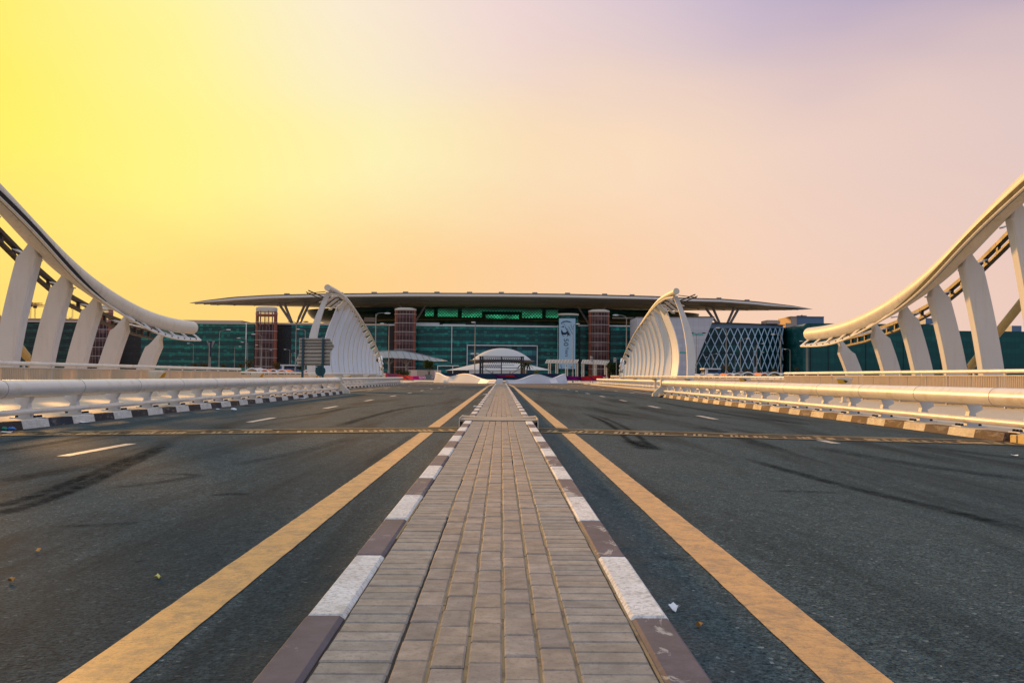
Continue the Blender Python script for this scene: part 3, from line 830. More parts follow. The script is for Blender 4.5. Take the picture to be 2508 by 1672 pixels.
    while yy > 22: yy -= 2; d0 *= .85; zz -= d0*2; bp = [(yy, zz)]+bp
    m = MB()
    n = 64; y0, y1 = bp[0][0], bp[-1][0]
    pts = [(y0+(y1-y0)*i/n, interp(bp, y0+(y1-y0)*i/n)) for i in range(n+1)]
    for (a, za), (b, zb) in zip(pts, pts[1:]):
        for dzz, hh in ((.10, .15), (-.27, .09)):
            m.beam((s*18.1, a, za+dzz), (s*18.1, b+.01, zb+dzz), .20, hh)
        if int(round((a-y0)/(y1-y0)*n)) % 2 == 0:
            m.beam((s*18.1, a, za-.30), (s*18.1, a, za+.12), .12, .13, up=(0, 1, 0))
    m.build('perforated_beam', 'dark_steel', t)
    m = MB()
    for yb in [32.2, 35.2, 38.0, 40.8, 44.3]:
        k = taper(yb); m.beam((s*(15.8+1.1*k), yb, interp(R_, yb)+.62*k), (s*18.1, yb+.4, interp(bp, yb+.4)), .16, .05)
    m.each('cross_strut', 'pale_plate', t)
    m = MB(); m.tube([(s*18.35, 37.7, 1.0), (s*18.35, 37.25, 1.5)], .11, 10); m.tube([(s*18.35, 37.3, 1.45), (s*18.35, 33.0, 4.0), (s*18.35, 30, 5.4)], .155, 14); m.build('pipe_brace', 'ochre', t, 40)
    return t
arch(-1, 'grey ribbed arch under a thick white tube, behind the black and white kerb')
arch(1, 'golden sunlit ribbed arch under a thick tube, behind the brown and cream kerb')

# ================================================================== far sail shaped fins
fin_c = [(89.0, 8.86), (92.8, 8.86), (95, 8.82), (97.7, 8.73), (101, 8.42), (104, 8.02), (108, 7.45), (112, 6.80), (116.5, 5.95), (120, 5.15), (124, 4.1), (127, 3.1), (128.6, 2.3), (129.4, 1.4), (129.7, .4), (129.8, -.4)]
def fin(s, label):
    t = thing('arch_fin', label, 'bridge fin', (s*16.6, 108, -.07), 'sail shaped fins at the far end of the bridge')
    # tube, tapering into the edge rail
    def pt(y): return interp([(a, b) for a, b in fin_c[:13]], y)
    m = MB(); pts = []; rr = []
    for i in range(25):
        y = 88.6+26*i/24; pts.append((s*(16.15-.0*i), y, pt(y)+.03)); rr.append(.30-.20*(i/24)**1.3)
    m.tube(pts, rr, 18); m.build('main_tube', 'white', t, 45)
    m = MB()
    cc = [(88.9, 8.35)]+[(a, b-.28 if a < 112 else b-.14) for a, b in fin_c[1:]]
    cc2 = []
    for (a, b), (c, d) in zip(cc, cc[1:]):
        for k in range(4): cc2.append((a+(c-a)*k/4, b+(d-b)*k/4))
    cc2.append(cc[-1])
    for _ in range(3): cc2 = [cc2[0]]+[((cc2[i-1][0]+2*cc2[i][0]+cc2[i+1][0])/4, (cc2[i-1][1]+2*cc2[i][1]+cc2[i+1][1])/4) for i in range(1, len(cc2)-1)]+[cc2[-1]]
    m.tube([(s*15.95, a, b) for a, b in cc2], .085, 8); m.build('edge_rail', 'rib_edge', t, 40)
    m = MB()
    m.tube([(s*16.0, a, b+.09) for a, b in cc2 if a < 127], .05, 6); m.build('light_channel', 'black', t, 40)
    # shell: upright panels, bowed outwards, each overlapping the next
    def top_z(y): return interp([(96.0, 7.75), (97.5, 8.2), (99, 8.1), (103, 7.75), (108, 7.05), (112, 6.35), (116.5, 5.45), (120, 4.65), (124, 3.6), (127.5, 2.4), (129, 1.5)], y)
    def xb(y): return 17.32-.87*(y-96)/33
    def sec(y, zt, inset=0):
        r = []
        xbase = xb(y)
        for i in range(13):
            u = i/12; z = -.35+(zt+.35)*u; full = z/8.0
            x = xbase+.55*math.sin(max(0, min(1, full*1.15))*math.pi*.75)*min(1, zt/7) - 1.9*max(0, full-.28)**1.6
            r.append((s*(x+inset), y+ (1.6*max(0, full)**1.7 if y < 100 else .9*max(0, full)**1.7), z))
        return r
    ys_ = []; y = 95.6; st = 2.15
    while y < 128.4: ys_.append(y); y += st; st = max(2.1, min(2.75, st*1.25)) if y < 105 else st*.985
    ys_.append(128.9)
    for i in range(len(ys_)-1):
        a, b = ys_[i], ys_[i+1]; m = MB(); n = 4; rows = []
        for k in range(n+1):
            y = a+(b-a)*k/n; rows.append(sec(y, top_z(y+ .8), (0 if i == 0 else .5)*(1-k/n)-(.25 if i == 0 else .5)*k/n))
        back = [[(x+s*.06, yy, z) for x, yy, z in r] for r in rows]
        m.loft(rows); m.loft([r[::-1] for r in back])
        m.loft([rows[0], back[0]]); m.loft([rows[-1], back[-1]][::-1])
        m.loft([[r[-1] for r in rows], [r[-1] for r in back]])
        pnl = m.build('panel', 'shell', t, 30)
        m = MB(); q = sec(b, top_z(b+.8), -.05-(.25 if i == 0 else .5))
        q2 = [(x, yy+.10, z) for x, yy, z in q]
        q3 = [(x+s*.12, yy, z) for x, yy, z in q]; q4 = [(x+s*.12, yy+.1, z) for x, yy, z in q]
        m.loft([q, q2, q4, q3], closed=False); m.loft([q3, q])
        m.build('rib', 'rib_edge', t)
    # lugs tying the shell heads to the tube
    m = MB()
    for y in ys_[:-2]:
        z = top_z(y+.8); q = sec(y, z)[-1]
        m.beam((q[0], q[1], q[2]-.35), (s*16.0, q[1]+.55, interp(cc2, q[1]+.55)-.05), .22, .30)
        m.beam((q[0], q[1]+.2, q[2]-.5), (s*16.0, q[1]+1.2, interp(cc2, q[1]+1.2)-.05), .10, .35)
    m.each('lug', 'rib_edge', t)
    # ladder of slanting bars at the landing end
    m = MB()
    z = .1
    while z < 3.4:
        yb = interp(sorted((b, a) for a, b in cc2[-28:]), z); m.beam((s*16.35, 129.3, z+.55), (s*15.98, yb+.0, z), .5, .09); z += .55
    m.each('ladder_bar', 'shell', t)
    # free standing curved pylon under the tube end
    m = MB(); rows = []
    for i in range(17):
        u = i/16; z = -.4+(8.55+.4)*u
        bow = math.sin(min(1, u)*math.pi*.5)
        x = 17.55+.35*math.sin(u*math.pi)*1.0-1.35*u**2.2; wd = .72*(.55+.45*math.sin(min(1, u*1.05+.10)*math.pi))+.05
        th = .35
        rows.append([(s*(x-wd/2), 89.6-th/2, z), (s*(x+wd/2), 89.6-th/2, z), (s*(x+wd/2), 89.6+th/2, z), (s*(x-wd/2), 89.6+th/2, z)])
    if s < 0: rows = [r[::-1] for r in rows]
    m.loft(rows, True, True, True); m.build('pylon', 'pale_plate', t, 30)
    m = MB()
    m.beam((s*16.4, 89.0, 8.55), (s*18.1, 88.9, 8.35), .10, .06); m.beam((s*16.6, 89.2, 8.05), (s*18.0, 89.0, 8.65), .12, .10); m.beam((s*16.9, 89.2, 7.9), (s*18.2, 89.0, 8.5), .12, .08)
    for k in range(3): m.beam((s*16.3, 91+2*k, 8.3-.12*k), (s*17.7, 91.2+2*k, 7.7-.12*k), .16, .08)
    m.each('outrigger', 'dark_steel', t)
    m = MB()
    for k in range(4): m.beam((s*16.1, 90.6+1.7*k, 8.5-.10*k), (s*17.4, 91.8+1.7*k, 7.75-.12*k), .35, .05)
    m.each('cross_strut', 'pale_plate', t)
    return t
fin(-1, 'grey white sail shaped fin of upright panels beside the sign back')
fin(1, 'pale blue sail shaped fin of upright panels with golden rib edges')
# ================================================================== grandstand
GS = thing('grandstand', 'huge glass grandstand with a wide thin wing shaped roof behind the bridge end', 'grandstand', (0, 620, GZ))
topE = [(464, 742), (470, 740.4), (505, 735), (570, 727), (655, 722), (783, 719), (1000, 716.7), (1228, 717.6), (1400, 719.6), (1606, 725), (1661, 728.5), (1770, 731.5), (1855, 738), (1940, 748), (1984, 755.6), (1990, 756.8)]
botE = [(464, 742.6), (505, 745.8), (570, 747.3), (638, 747.5), (754, 748), (900, 752), (1228, 757), (1500, 757), (1714, 756), (1800, 758.5), (1855, 759.6), (1940, 758.6), (1990, 757.2)]
rows = []; fas = []; fas2 = []
N = 80
def roof_u(px): return (px-1227)/763.0
def Yf(u): return 590+52*abs(u)**2.4
for i in range(N+1):
    a = -math.cos(math.pi*i/N); px = 1227+763*a; u = min(1, abs(a))
    ch = 115*max(0, 1-u**2.3)**.62+.6
    f = P(px, interp(topE, px), Yf(u)); x = f.x
    th = min(2.5, (f.z-P(px, interp(botE, px), Yf(u)).z)*.5)
    mb = P(px, interp(botE, px), Yf(u)+.46*ch)
    rows.append([(x, f.y, f.z), (x, f.y+.45*ch, f.z+1.0*(1-u)), (x*.99, f.y+ch, (f.z+mb.z)/2), (x*.995, mb.y, mb.z), (x, f.y+.12*ch, max(mb.z, f.z-th-.3-(f.z-mb.z)*.10)), (x, f.y+.6, f.z-th)])
    fas.append([(x, f.y+3.2, f.z+.35), (x, f.y+1.2, f.z-.1), (x, f.y-.3, f.z-th*.45), (x, f.y-.5, f.z-th*.8), (x, f.y+.3, f.z-th)])
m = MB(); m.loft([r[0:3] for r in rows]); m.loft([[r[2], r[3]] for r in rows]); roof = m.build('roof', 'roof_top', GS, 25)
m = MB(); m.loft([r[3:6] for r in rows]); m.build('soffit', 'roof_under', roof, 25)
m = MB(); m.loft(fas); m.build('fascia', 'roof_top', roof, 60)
m = MB()
for i in range(7, N-7, 3):
    r0, r1 = rows[i], rows[i+4 if i+4 <= N else N]; r2 = rows[i-4]
    lo = lambda p: (p[0], p[1], p[2]-.25)
    tgt = r1 if i > N/2 else r2
    m.beam(lo(r0[4]), lo(tgt[3]), .5, .4)
for i in range(8, N-8, 1):
    m.beam((rows[i][4][0], rows[i][4][1]+9, rows[i][4][2]*.72+rows[i][3][2]*.28-.3), (rows[i+1][4][0], rows[i+1][4][1]+9, rows[i+1][4][2]*.72+rows[i+1][3][2]*.28-.3), .3, .3)
m.build('soffit_truss', 'truss', roof)
m = MB()
for px in (702, 833, 916, 993, 1070, 1150, 1228, 1310, 1390, 1481, 1548, 1700, 1761, 1830):
    q = P(px, interp(topE, px), Yf(abs(roof_u(px)))+4); m.box(q.x-1.6, q.y, q.z-.2, q.x+1.6, q.y+2.5, q.z+.75)
m.each('roof_hatch', 'truss', roof)
# saucer shaped glass bowl under the roof, its lit windows, and the core below
cx, cy = P(1233, 780, 690).x, 690
m = MB(); m.lathe((cx, cy), [(141, 46.5), (140, 44), (137.5, 41.2), (133.5, 39.0), (128, 37.6), (100, 37.2)], 96, 1, .40); m.build('bowl', 'glass_bowl', GS, 30)
m = MB(); m.lathe((cx, cy), [(107, 37.6), (107, 31.0)], 96, 1, .42); m.build('core_wall', 'glass_core', GS, 30)
m = MB()
def arc_px(px, z, k=1.0):   # a point on the bowl's front at a given photo column
    x = P(px, 775, 640).x
    dx = (x-cx)/(140.0*k); return (x, cy-56*k*math.sqrt(max(.02, 1-dx*dx))-.25, z)
for a, b, za, zb in ((1042, 1063, 40.2, 45), (1073, 1122, 40.0, 45.2), (1132, 1181, 39.6, 45.5), (1181, 1278, 43.6, 45.3), (1190, 1270, 38.9, 41.4), (1278, 1327, 39.6, 45.4), (1336, 1366, 40.0, 45.2)):
    n = 6; ra = [arc_px(a+(b-a)*i/n, za) for i in range(n+1)]; rb = [arc_px(a+(b-a)*i/n, zb) for i in range(n+1)]
    m.loft([ra, rb]); 
m.each('lit_window', 'lit_glass', GS)
# podium facades
def facade(px0, px1, y0, mat, D=605, dep=14, name='curtain_wall', y1=926, par=GS):
    m = MB(); m.pxbox(px0, y0, px1, y1, D, dep); return m.build(name, mat, par)
for a, b, mt in ((-160, 40, 'glass_dark'), (40, 226, 'glass_dark'), (226, 280, 'glass_brown'), (280, 345, 'glass_brown'), (345, 622, 'glass_green'), (622, 672, 'glass_black'), (672, 695, 'glass_brown'), (695, 713, 'glass_black'), (713, 948, 'glass_teal')):
    facade(a, b, 791.5, mt)
facade(948, 1016, 799, 'glass_brown'); facade(1016, 1366, 799, 'glass_teal'); facade(1366, 1421, 799, 'glass_black', 606)
facade(1421, 1443, 799, 'glass_teal'); facade(1443, 1495, 799, 'glass_black', 606); facade(1495, 1660, 799, 'glass_teal')
m = MB(); m.pxbox(-160, 787.5, 948, 791.7, 604, 40); m.pxbox(-160, 780.5, 240, 787.6, 612, 30); m.pxbox(-160, 779, 240, 780.6, 611, 32); m.each('parapet', 'beige', GS)
m = MB(); m.pxbox(240, 783, 592, 787.6, 615, 25); m.pxbox(892, 777, 918, 788, 630, 10); m.each('roof_plant', 'beige', GS)
m = MB(); m.pxbox(948, 795.6, 1366, 799.2, 604, 3); m.pxbox(1415, 796.6, 1660, 800, 604, 3); m.pxbox(1413.6, 796.6, 1415, 921, 604, 2); m.pxbox(1365.4, 796, 1367.4, 921, 603.6, 2); m.pxbox(1105.3, 799, 1107, 890, 604, 1.2); m.each('white_frame', 'frame_white', GS)
en = facade(1145, 1315, 846.6, 'glass_entry', 602.6, 2, 'entrance_glazing')
m = MB(); m.pxbox(1143.2, 844.8, 1316.6, 846.8, 601, 3); m.pxbox(1143.2, 846.8, 1145, 912, 601, 3); m.pxbox(1314.8, 846.8, 1316.6, 912, 601, 3); m.build('entrance_frame', 'frame_white', en)
m = MB()
for k in range(24):
    z = 1.6+1.235*k
    for a, b in ((-160, 948), (1016, 1143), (1317, 1365), (1421, 1440), (1495, 1640)) + (((1145, 1315),) if k > 14 else ()):
        xa, xb_ = P(a, 860, 604.6).x, P(b, 860, 604.6).x
        m.box(xa, 604.5, z, xb_, 604.98, z+(.16 if a < 900 else .09))
m.build('louvre', 'louvre', GS)
m = MB()
m.pxbox(1013, 790, 1076, 796.2, 607, 2); m.pxbox(1085, 793.5, 1140, 796.2, 607, 1); m.pxbox(1500, 777, 1570, 780, 632, 1.5); m.each('terrace_rail', 'white_box', GS)
# struts carrying the roof
m_all = [((682, 742), (714.6, 791)), ((696, 742), (715.5, 791)), ((748.6, 742), (726.5, 791)), ((758, 742), (735, 791)), ((974, 736), (1000, 790)), ((1050, 735), (1015, 792)), ((1408, 738), (1445, 798)), ((1485, 740), (1462, 798)), ((1728, 754), (1757, 793)), ((1745, 752), (1763, 793)), ((1798, 754), (1781, 793)), ((1810, 754), (1788, 793))]
for a, b in m_all:
    m = MB(); D = 628
    m.tube([P(*a, D), P(*b, D)], .62 if 900 < a[0] < 1500 else .85, 8); m.build('roof_strut', 'col_grey', GS, 40)

# ------------------------------------------------------------------ lift towers
def lift_tower(pxc, ytop, hw, label, open_top=False, D=590, ring0=None):
    c = P(pxc, 850, D); zt = P(pxc, ytop, D).z; r = hw*D/F; cyy = D+r*.8
    t = thing('lift_tower', label, 'tower', (c.x, cyy, GZ), 'round red lift towers along the grandstand')
    body_top = zt-(12 if open_top else 1.6)
    m = MB(); n = 28; rows = []
    m.lathe((c.x, cyy), [(r, GZ), (r, body_top)], n, 1, .75); m.build('glazing', 'red_glass', t, 40)
    m = MB()
    for a in (-1, 1):          # red cladding wrapping the flanks
        for k in range(5):
            th0 = math.radians(-90+a*(52+k*14)); th1 = math.radians(-90+a*(52+(k+1)*14)); R = r+.10
            q0 = (c.x+R*math.cos(th0), cyy+.75*R*math.sin(th0)); q1 = (c.x+R*math.cos(th1), cyy+.75*R*math.sin(th1))
            top = zt-3 if open_top else body_top
            m.quad((q0[0], q0[1], GZ), (q1[0], q1[1], GZ), (q1[0], q1[1], top), (q0[0], q0[1], top))
    m.build('cladding', 'red_clad', t)
    m = MB(); zs = zt-4.3
    while zs > 1:
        m.lathe((c.x, cyy), [(r+.12, zs), (r+.42, zs), (r+.42, zs+.26), (r+.12, zs+.26)], n, 1, .75); zs -= 5.45
    m.build('ring', 'ring', t)
    m = MB()
    for k in (-44, -26, -9, 9, 26, 44):
        th = math.radians(-90+k); R = r+.14
        m.box(c.x+R*math.cos(th)-.07, cyy+.75*R*math.sin(th)-.1, GZ, c.x+R*math.cos(th)+.07, cyy+.75*R*math.sin(th)+.2, zt-4 if open_top else body_top)
    m.build('mullion', 'mullion', t)
    m = MB()
    if open_top:
        m.lathe((c.x, cyy), [(r*.96, zt-3.2), (r*1.02, zt-1.6), (r*.98, zt-.5), (r*.80, zt), (r*.70, zt-.4), (r*.86, zt-1.6), (r*.9, zt-3.0)], n, 1, .75); m.build('cap', 'cap', t, 50)
        m = MB()
        for k in range(0, 360, 45):
            th = math.radians(k+20)
            m.box(c.x+r*.94*math.cos(th)-.3, cyy+.7*r*math.sin(th)-.2, body_top-1, c.x+r*.94*math.cos(th)+.3, cyy+.7*r*math.sin(th)+.2, zt-2.2)
        m.lathe((c.x, cyy), [(r*.9, zt-5.8), (r*1.02, zt-5.8), (r*1.02, zt-4.6), (r*.9, zt-4.6)], n, 1, .75)
        m.build('open_frame', 'red_clad', t)
    else:
        m.lathe((c.x, cyy), [(r, body_top-.3), (r*1.05, body_top), (r*1.02, zt-.7), (r*.7, zt-.1), (.01, zt)], n, 1, .75); m.build('cap', 'cap', t, 50)
    return t
lift_tower(646.5, 750, 26, 'red round lift tower with an open frame top, in front of the long glass wing', True)
lift_tower(990, 752, 26, 'red round lift tower with a pale domed cap, beside the grey white fin')
lift_tower(1468.5, 756.5, 25.5, 'red round lift tower with a pale domed cap, beside the tall portrait banner')
lift_tower(238, 746, 27, 'red round lift tower glimpsed between the ribs of the grey arch', True)
# ------------------------------------------------------------------ banner tower and its banner
D = 588; c = P(1393, 850, D); r = 25*D/F; zt = P(1393, 767, D).z
t = thing('glass_tower', 'round glass tower with a cream top band behind the long portrait banner', 'tower', (c.x, D+r, GZ))
m = MB(); m.lathe((c.x, D+r), [(r, GZ), (r, zt-1)], 28); m.build('glazing', 'glass_core', t, 40)
m = MB(); m.lathe((c.x, D+r), [(r*.9, zt-1), (r*1.05, zt-1), (r*1.05, zt), (.01, zt)], 28); m.build('cap', 'cap', t, 40)
D = 586; a = P(1369.5, 779.5, D); b = P(1408.5, 903, D); bw = b.x-a.x
t = thing('banner', 'tall pale blue banner with a bearded portrait and the words 50 Years', 'banner', ((a.x+b.x)/2, D, b.z))
m = MB(); m.box(a.x, D, b.z, b.x, D+.25, a.z); m.build('cloth', 'banner', t)
def bpt(u, v): return (a.x+(u-240)/(570-240)*bw, D-.06, a.z-(v-240)/(1270-240)*(a.z-b.z))
def ink(polys, name='portrait'):
    m = MB()
    for pl in polys: m.prism([bpt(*q) for q in pl], (0, -.05, 0))
    m.build(name, 'ink', t)
def thick(line, w):
    out = []
    for i in range(len(line)-1):
        (x0, y0), (x1, y1) = line[i], line[i+1]; L = math.hypot(x1-x0, y1-y0); nx, ny = -(y1-y0)/L*w/2, (x1-x0)/L*w/2
        out.append([(x0+nx, y0+ny), (x1+nx, y1+ny), (x1-nx, y1-ny), (x0-nx, y0-ny)])
    return out
ink([[(276, 340), (320, 298), (390, 288), (450, 298), (495, 330), (440, 316), (385, 310), (325, 318)], [(276, 340), (325, 318), (300, 330), (282, 352)],
     [(283, 480), (300, 470), (306, 500), (325, 525), (325, 575), (300, 575), (284, 540)],
     [(325, 528), (370, 530), (402, 500), (415, 520), (400, 552), (370, 575), (325, 575)],
     [(402, 500), (360, 420), (372, 418), (425, 515), (418, 545)], [(425, 515), (455, 565), (470, 610), (440, 575), (415, 600), (400, 552)],
     [(300, 400), (335, 396), (345, 412), (320, 424), (304, 416)], [(278, 412), (288, 408), (286, 430)]]
    + thick([(275, 360), (300, 340), (345, 350), (370, 420)], 5) + thick([(432, 400), (515, 560)], 7) + thick([(478, 360), (512, 470)], 7) + thick([(400, 440), (470, 570)], 5)
    + thick([(300, 575), (345, 618)], 6) + thick([(440, 570), (395, 618)], 6))
ink([[(x, y), (x+22, y+8), (x+10, y+30)] for x, y in ((270, 1190), (385, 1195), (480, 1225), (505, 1215), (285, 1230))], 'dark_fleck')
sx = bw/(570-240)
text_mesh('lettering', '50', 105*sx*1.30, bpt(338, 655), (0, 0, -1), (1, 0, 0), 'ink', t, width=147*sx)
text_mesh('lettering', 'Years', 80*sx*1.15, bpt(372, 828), (0, 0, -1), (1, 0, 0), 'ink', t, width=190*sx)

# ------------------------------------------------------------------ buildings to the right
D = 560
t = thing('tiled_wall', 'pale tiled block with a slanting edge and two green glass strips, behind the golden edged fin', 'building', (P(1690, 900, D).x, D, GZ))
m = MB(); q = [P(1560, 776, D), P(1749.6, 776, D), P(1693, 917, D), P(1690, 926, D), P(1560, 926, D)]; m.prism(q, (0, 30, 0)); m.build('wall', 'wall_tile', t)
m = MB(); m.prism([P(1560, 774.6, D-.6), P(1751, 774.8, D-.6), P(1749.6, 776.2, D-.6), P(1560, 776.2, D-.6)], (0, 31, 0)); m.build('coping', 'dark_steel', t)
m = MB(); m.pxbox(1681, 816.6, 1722, 820.2, D-.3, 1); m.pxbox(1656, 861, 1697, 864.4, D-.3, 1); m.each('window_strip', 'green_strip', t)
# latticed building with a bowed front
D0 = 575
def lat(px, y, push=0):
    u = (px-1800)/125.0
    return P(px, y, D0+(18*max(0, u)**2.6)-push)
t = thing('lattice_building', 'curved dark glass building wrapped in a pale blue diamond lattice', 'building', (P(1810, 900, D0).x, D0, GZ))
pxs = [1690+ (1918-1690)*i/30 for i in range(31)]
m = MB(); m.loft([[lat(px, 802, 0) for px in pxs], [lat(px, 926, 0) for px in pxs]][::-1]); m.loft([[lat(1918, 802), lat(1918, 926)], [P(1935, 802, 640), P(1935, 926, 640)]][::-1]); m.build('glazing', 'glass_lattice', t, 40)
m = MB(); fl = lambda px: 789.6+ (795.6-789.6)*max(0, (px-1746)/175.0)**1.6
m.loft([[lat(px, 803.4, .8) for px in pxs], [lat(px, fl(px)+1.6, .8) for px in pxs]]); m.build('roof_band', 'blue_clad', t, 40)
m = MB(); p2 = pxs+[1922.5]
m.loft([[lat(px, fl(px)+1.8, 2.2) for px in p2], [lat(px, fl(px), 2.4) for px in p2], [lat(px, fl(px)-.2, -40) for px in p2]]); m.build('roof_edge', 'dark_steel', t, 40)
m = MB()
ya, yb_ = 803, 921.5
for k in range(-4, 18):
    for sg in (1, -1):
        pl = []
        for i in range(13):
            v = i/12; s_ = (k + sg*v*2.9)/14.0       # position along the front, evenly spaced in length
            s_ += (0 if sg > 0 else .0)
            if s_ < -.02 or s_ > 1.0: 
                if len(pl) > 1: break
                continue
            px = 1690+228*(1-(1-s_)**1.28) if s_ < 1 else 1918
            y = ya+(yb_-ya)*v
            edge_ = 1749.6-(y-776)*.402
            if px < edge_-3: 
                if pl: break
                continue
            pl.append(lat(px, y, .55))
        if len(pl) > 1:
            for p_, q_ in zip(pl, pl[1:]): m.beam(p_, q_, .48, .3, up=(0, 1, 0))
m.build('lattice', pm('lattice_paint', (.42, .58, .72), .5, var=.08), t)
m = MB(); m.pxbox(1879, 783.8, 1904, 792.4, 600, 14); m.pxbox(1904, 784.8, 1911, 793, 600, 14); m.each('roof_plant', 'beige', t)
def block(name, label, px0, y0, px1, D, dep, mat, cat='building', extra=None, y1=926):
    t = thing(name, label, cat, (P((px0+px1)/2, 900, D).x, D+dep/2, GZ))
    m = MB(); m.pxbox(px0, y0, px1, y1, D, dep); m.build('wall', mat, t)
    m = MB(); m.pxbox(px0-.6, y0-1.2, px1+.6, y0+.3, D-.5, dep+1); m.build('coping', 'blue_clad' if mat != 'beige' else 'cap', t)
    return t
t = block('green_block', 'dark green glass block of four storeys next to the lattice building', 1912, 803.5, 1962, 600, 40, 'glass_side')
m = MB()
for y in (818, 833, 848, 863): m.pxbox(1912, y, 1961, y+2.6, 599, 1.5)
m.build('floor_band', 'glass_black', t)
t = block('brown_block', 'warm brown stepped block rising behind the dark green glass block', 1937, 775.6, 1952, 640, 30, 'beige')
m = MB(); m.pxbox(1924, 791, 1937, 806, 639, 28); m.pxbox(1950, 774, 1954, 806, 642, 25); m.build('step', 'beige', t)
t = block('blue_block', 'blue grey clad block with a small dark roof sign, behind the dark teal glass building', 1951.6, 775.8, 2018, 640, 40, 'blue_clad')
m = MB(); m.pxbox(1951.4, 773.2, 1976.5, 773.9, 640, .4)
for k in range(12): m.pxbox(1952+2*k, 772.2, 1953.2+2*k, 774.9, 639.8, .3)
m.pxbox(1963, 770.8, 1965.4, 776, 639.7, .4); m.build('roof_sign', 'dark_steel', t)
t = block('blue_pier', 'narrow slate blue pier of wall at the edge of the dark teal glass building', 1958, 800, 1968, 570, 20, 'blue_clad')
# long dark teal building
D = 560
t = thing('teal_building', 'long dark teal glass building behind the ribs of the golden arch', 'building', (P(2230, 900, D).x, D, GZ))
m = MB(); xa, xb_ = P(1967, 850, D).x, P(2345, 850, D).x; zt = P(2100, 792.5, D).z; R = 3.2
prof = [(xa, GZ), (xa, zt-R)]+[(xa+R-R*math.cos(math.radians(k)), zt-R+R*math.sin(math.radians(k))) for k in (15, 30, 45, 60, 75, 90)]+[(xb_, zt), (xb_, GZ)]
m.prism([(x, D, z) for x, z in prof][::-1], (0, 40, 0)); m.build('main_block', 'glass_side', t)
m = MB(); m.pxbox(2345, 811.5, 2640, 926, D, 40); m.build('lower_block', 'glass_side', t)
m = MB()
for px in (1985, 2028, 2074, 2120, 2166, 2212, 2258, 2304): m.pxbox(px, 795, px+1.2, 926, D-.25, .3)
m.build('mullion', 'glass_black', t)
m = MB(); m.pxbox(2267, 779, 2286, 793, D+15, 12); m.pxbox(2478, 797.5, 2502, 812, D+15, 12); m.each('roof_plant', 'blue_clad', t)

# ================================================================== tent pavilion, gate, wave walls
D = 330; c = P(1229, 882, D); R = (1302-1156)/2*D/F; cyy = D+R
t = thing('dome_pavilion', 'white domed saucer pavilion with a dark rim in front of the grandstand', 'pavilion', (c.x, cyy, GZ))
hz = P(1229, 852.5, D+R).z; rim = P(1229, 883, D+R).z
R = (1303-1155)/2*(D+R)/F
m = MB(); h = hz-rim; rs = (R*R+h*h)/(2*h); pr = []
for k in range(13):
    th = math.asin(R/rs)*(1-k/12); pr.append((max(.01, rs*math.sin(th)), rim+rs*math.cos(th)-(rs-h)))
m.lathe((c.x, cyy), pr, 40); m.build('dome', 'tent', t, 40)
m = MB(); m.lathe((c.x, cyy), [(R*1.10, rim-.1), (R*1.0, rim+.25), (R*.98, rim-.05)], 40); m.lathe((c.x, cyy), [(.01, rim-2.9), (R*.35, rim-2.6), (R*.75, rim-1.3), (R*1.10, rim-.1)], 40); m.build('rim', 'black_steel', t, 40)
m = MB(); m.lathe((c.x, cyy), [(R*.52, GZ), (R*.52, rim-2.2)], 32); m.build('drum', 'tent', t, 40)
D = 318
t = thing('tent', 'low white peaked tent below the domed pavilion', 'tent', (P(1225, 905, D).x, D+8, GZ))
m = MB()
rid = [(1090, 907), (1120, 901), (1150, 894), (1185, 887.5), (1225, 886), (1265, 888), (1300, 894), (1325, 900), (1346, 905)]
m.loft([[P(px, max(y, 906), D) for px, y in rid], [P(px, y, D+8) for px, y in rid], [P(px, max(y, 905), D+16) for px, y in rid]]); m.build('roof', 'tent', t, 30)
m = MB(); m.pxbox(1149, 905.5, 1290, 925, D+.3, .3); m.build('side_wall', 'tent', t)
m = MB(); m.pxbox(1095, 907, 1149, 918, D+.4, 3); m.build('dark_opening', 'black_steel', t)
# black truss gate
D = 225
t = thing('truss_gate', 'black steel truss gate standing in front of the domed pavilion', 'gate', (P(1228, 915, D).x, D, GZ))
for px, w_ in ((1176.5, 5), (1182, 3.5), (1228, 2.4), (1277, 4.5), (1281.5, 3)):
    m = MB(); m.pxbox(px-w_/2, 873, px+w_/2, 927, D, .4 if w_ < 4 else .6); m.build('post', 'black_steel', t)
m = MB(); m.pxbox(1173.6, 872.2, 1283, 874.2, D, .5); m.pxbox(1177, 876, 1281, 877, D+.3, .3); m.pxbox(1178, 883.4, 1281, 884.8, D+.1, .3); m.pxbox(1178, 893, 1260, 894, D+.1, .3); m.pxbox(1178, 899.5, 1270, 901, D+.1, .3)
for y0_, y1_ in ((877, 883.6), (884.6, 890), (894, 900)):
    n = 22
    for i in range(n):
        pa = 1179+100*i/n; pb = pa+100/n/2
        if y0_ == 894 and pa > 1225: continue
        m.beam(P(pa, y1_, D+.2), P(pb, y0_, D+.2), .12, .12); m.beam(P(pb, y0_, D+.2), P(pa+100/n, y1_, D+.2), .12, .12)
m.build('truss', 'black_steel', t)
m = MB(); m.beam(P(1187, 903, D), P(1205, 914, D), .12); m.beam(P(1273, 903, D), P(1254, 914, D), .12)
for px in (1207, 1249): m.beam(P(px, 909, D), P(px, 926, D), .18)
m.each('brace', 'black_steel', t)
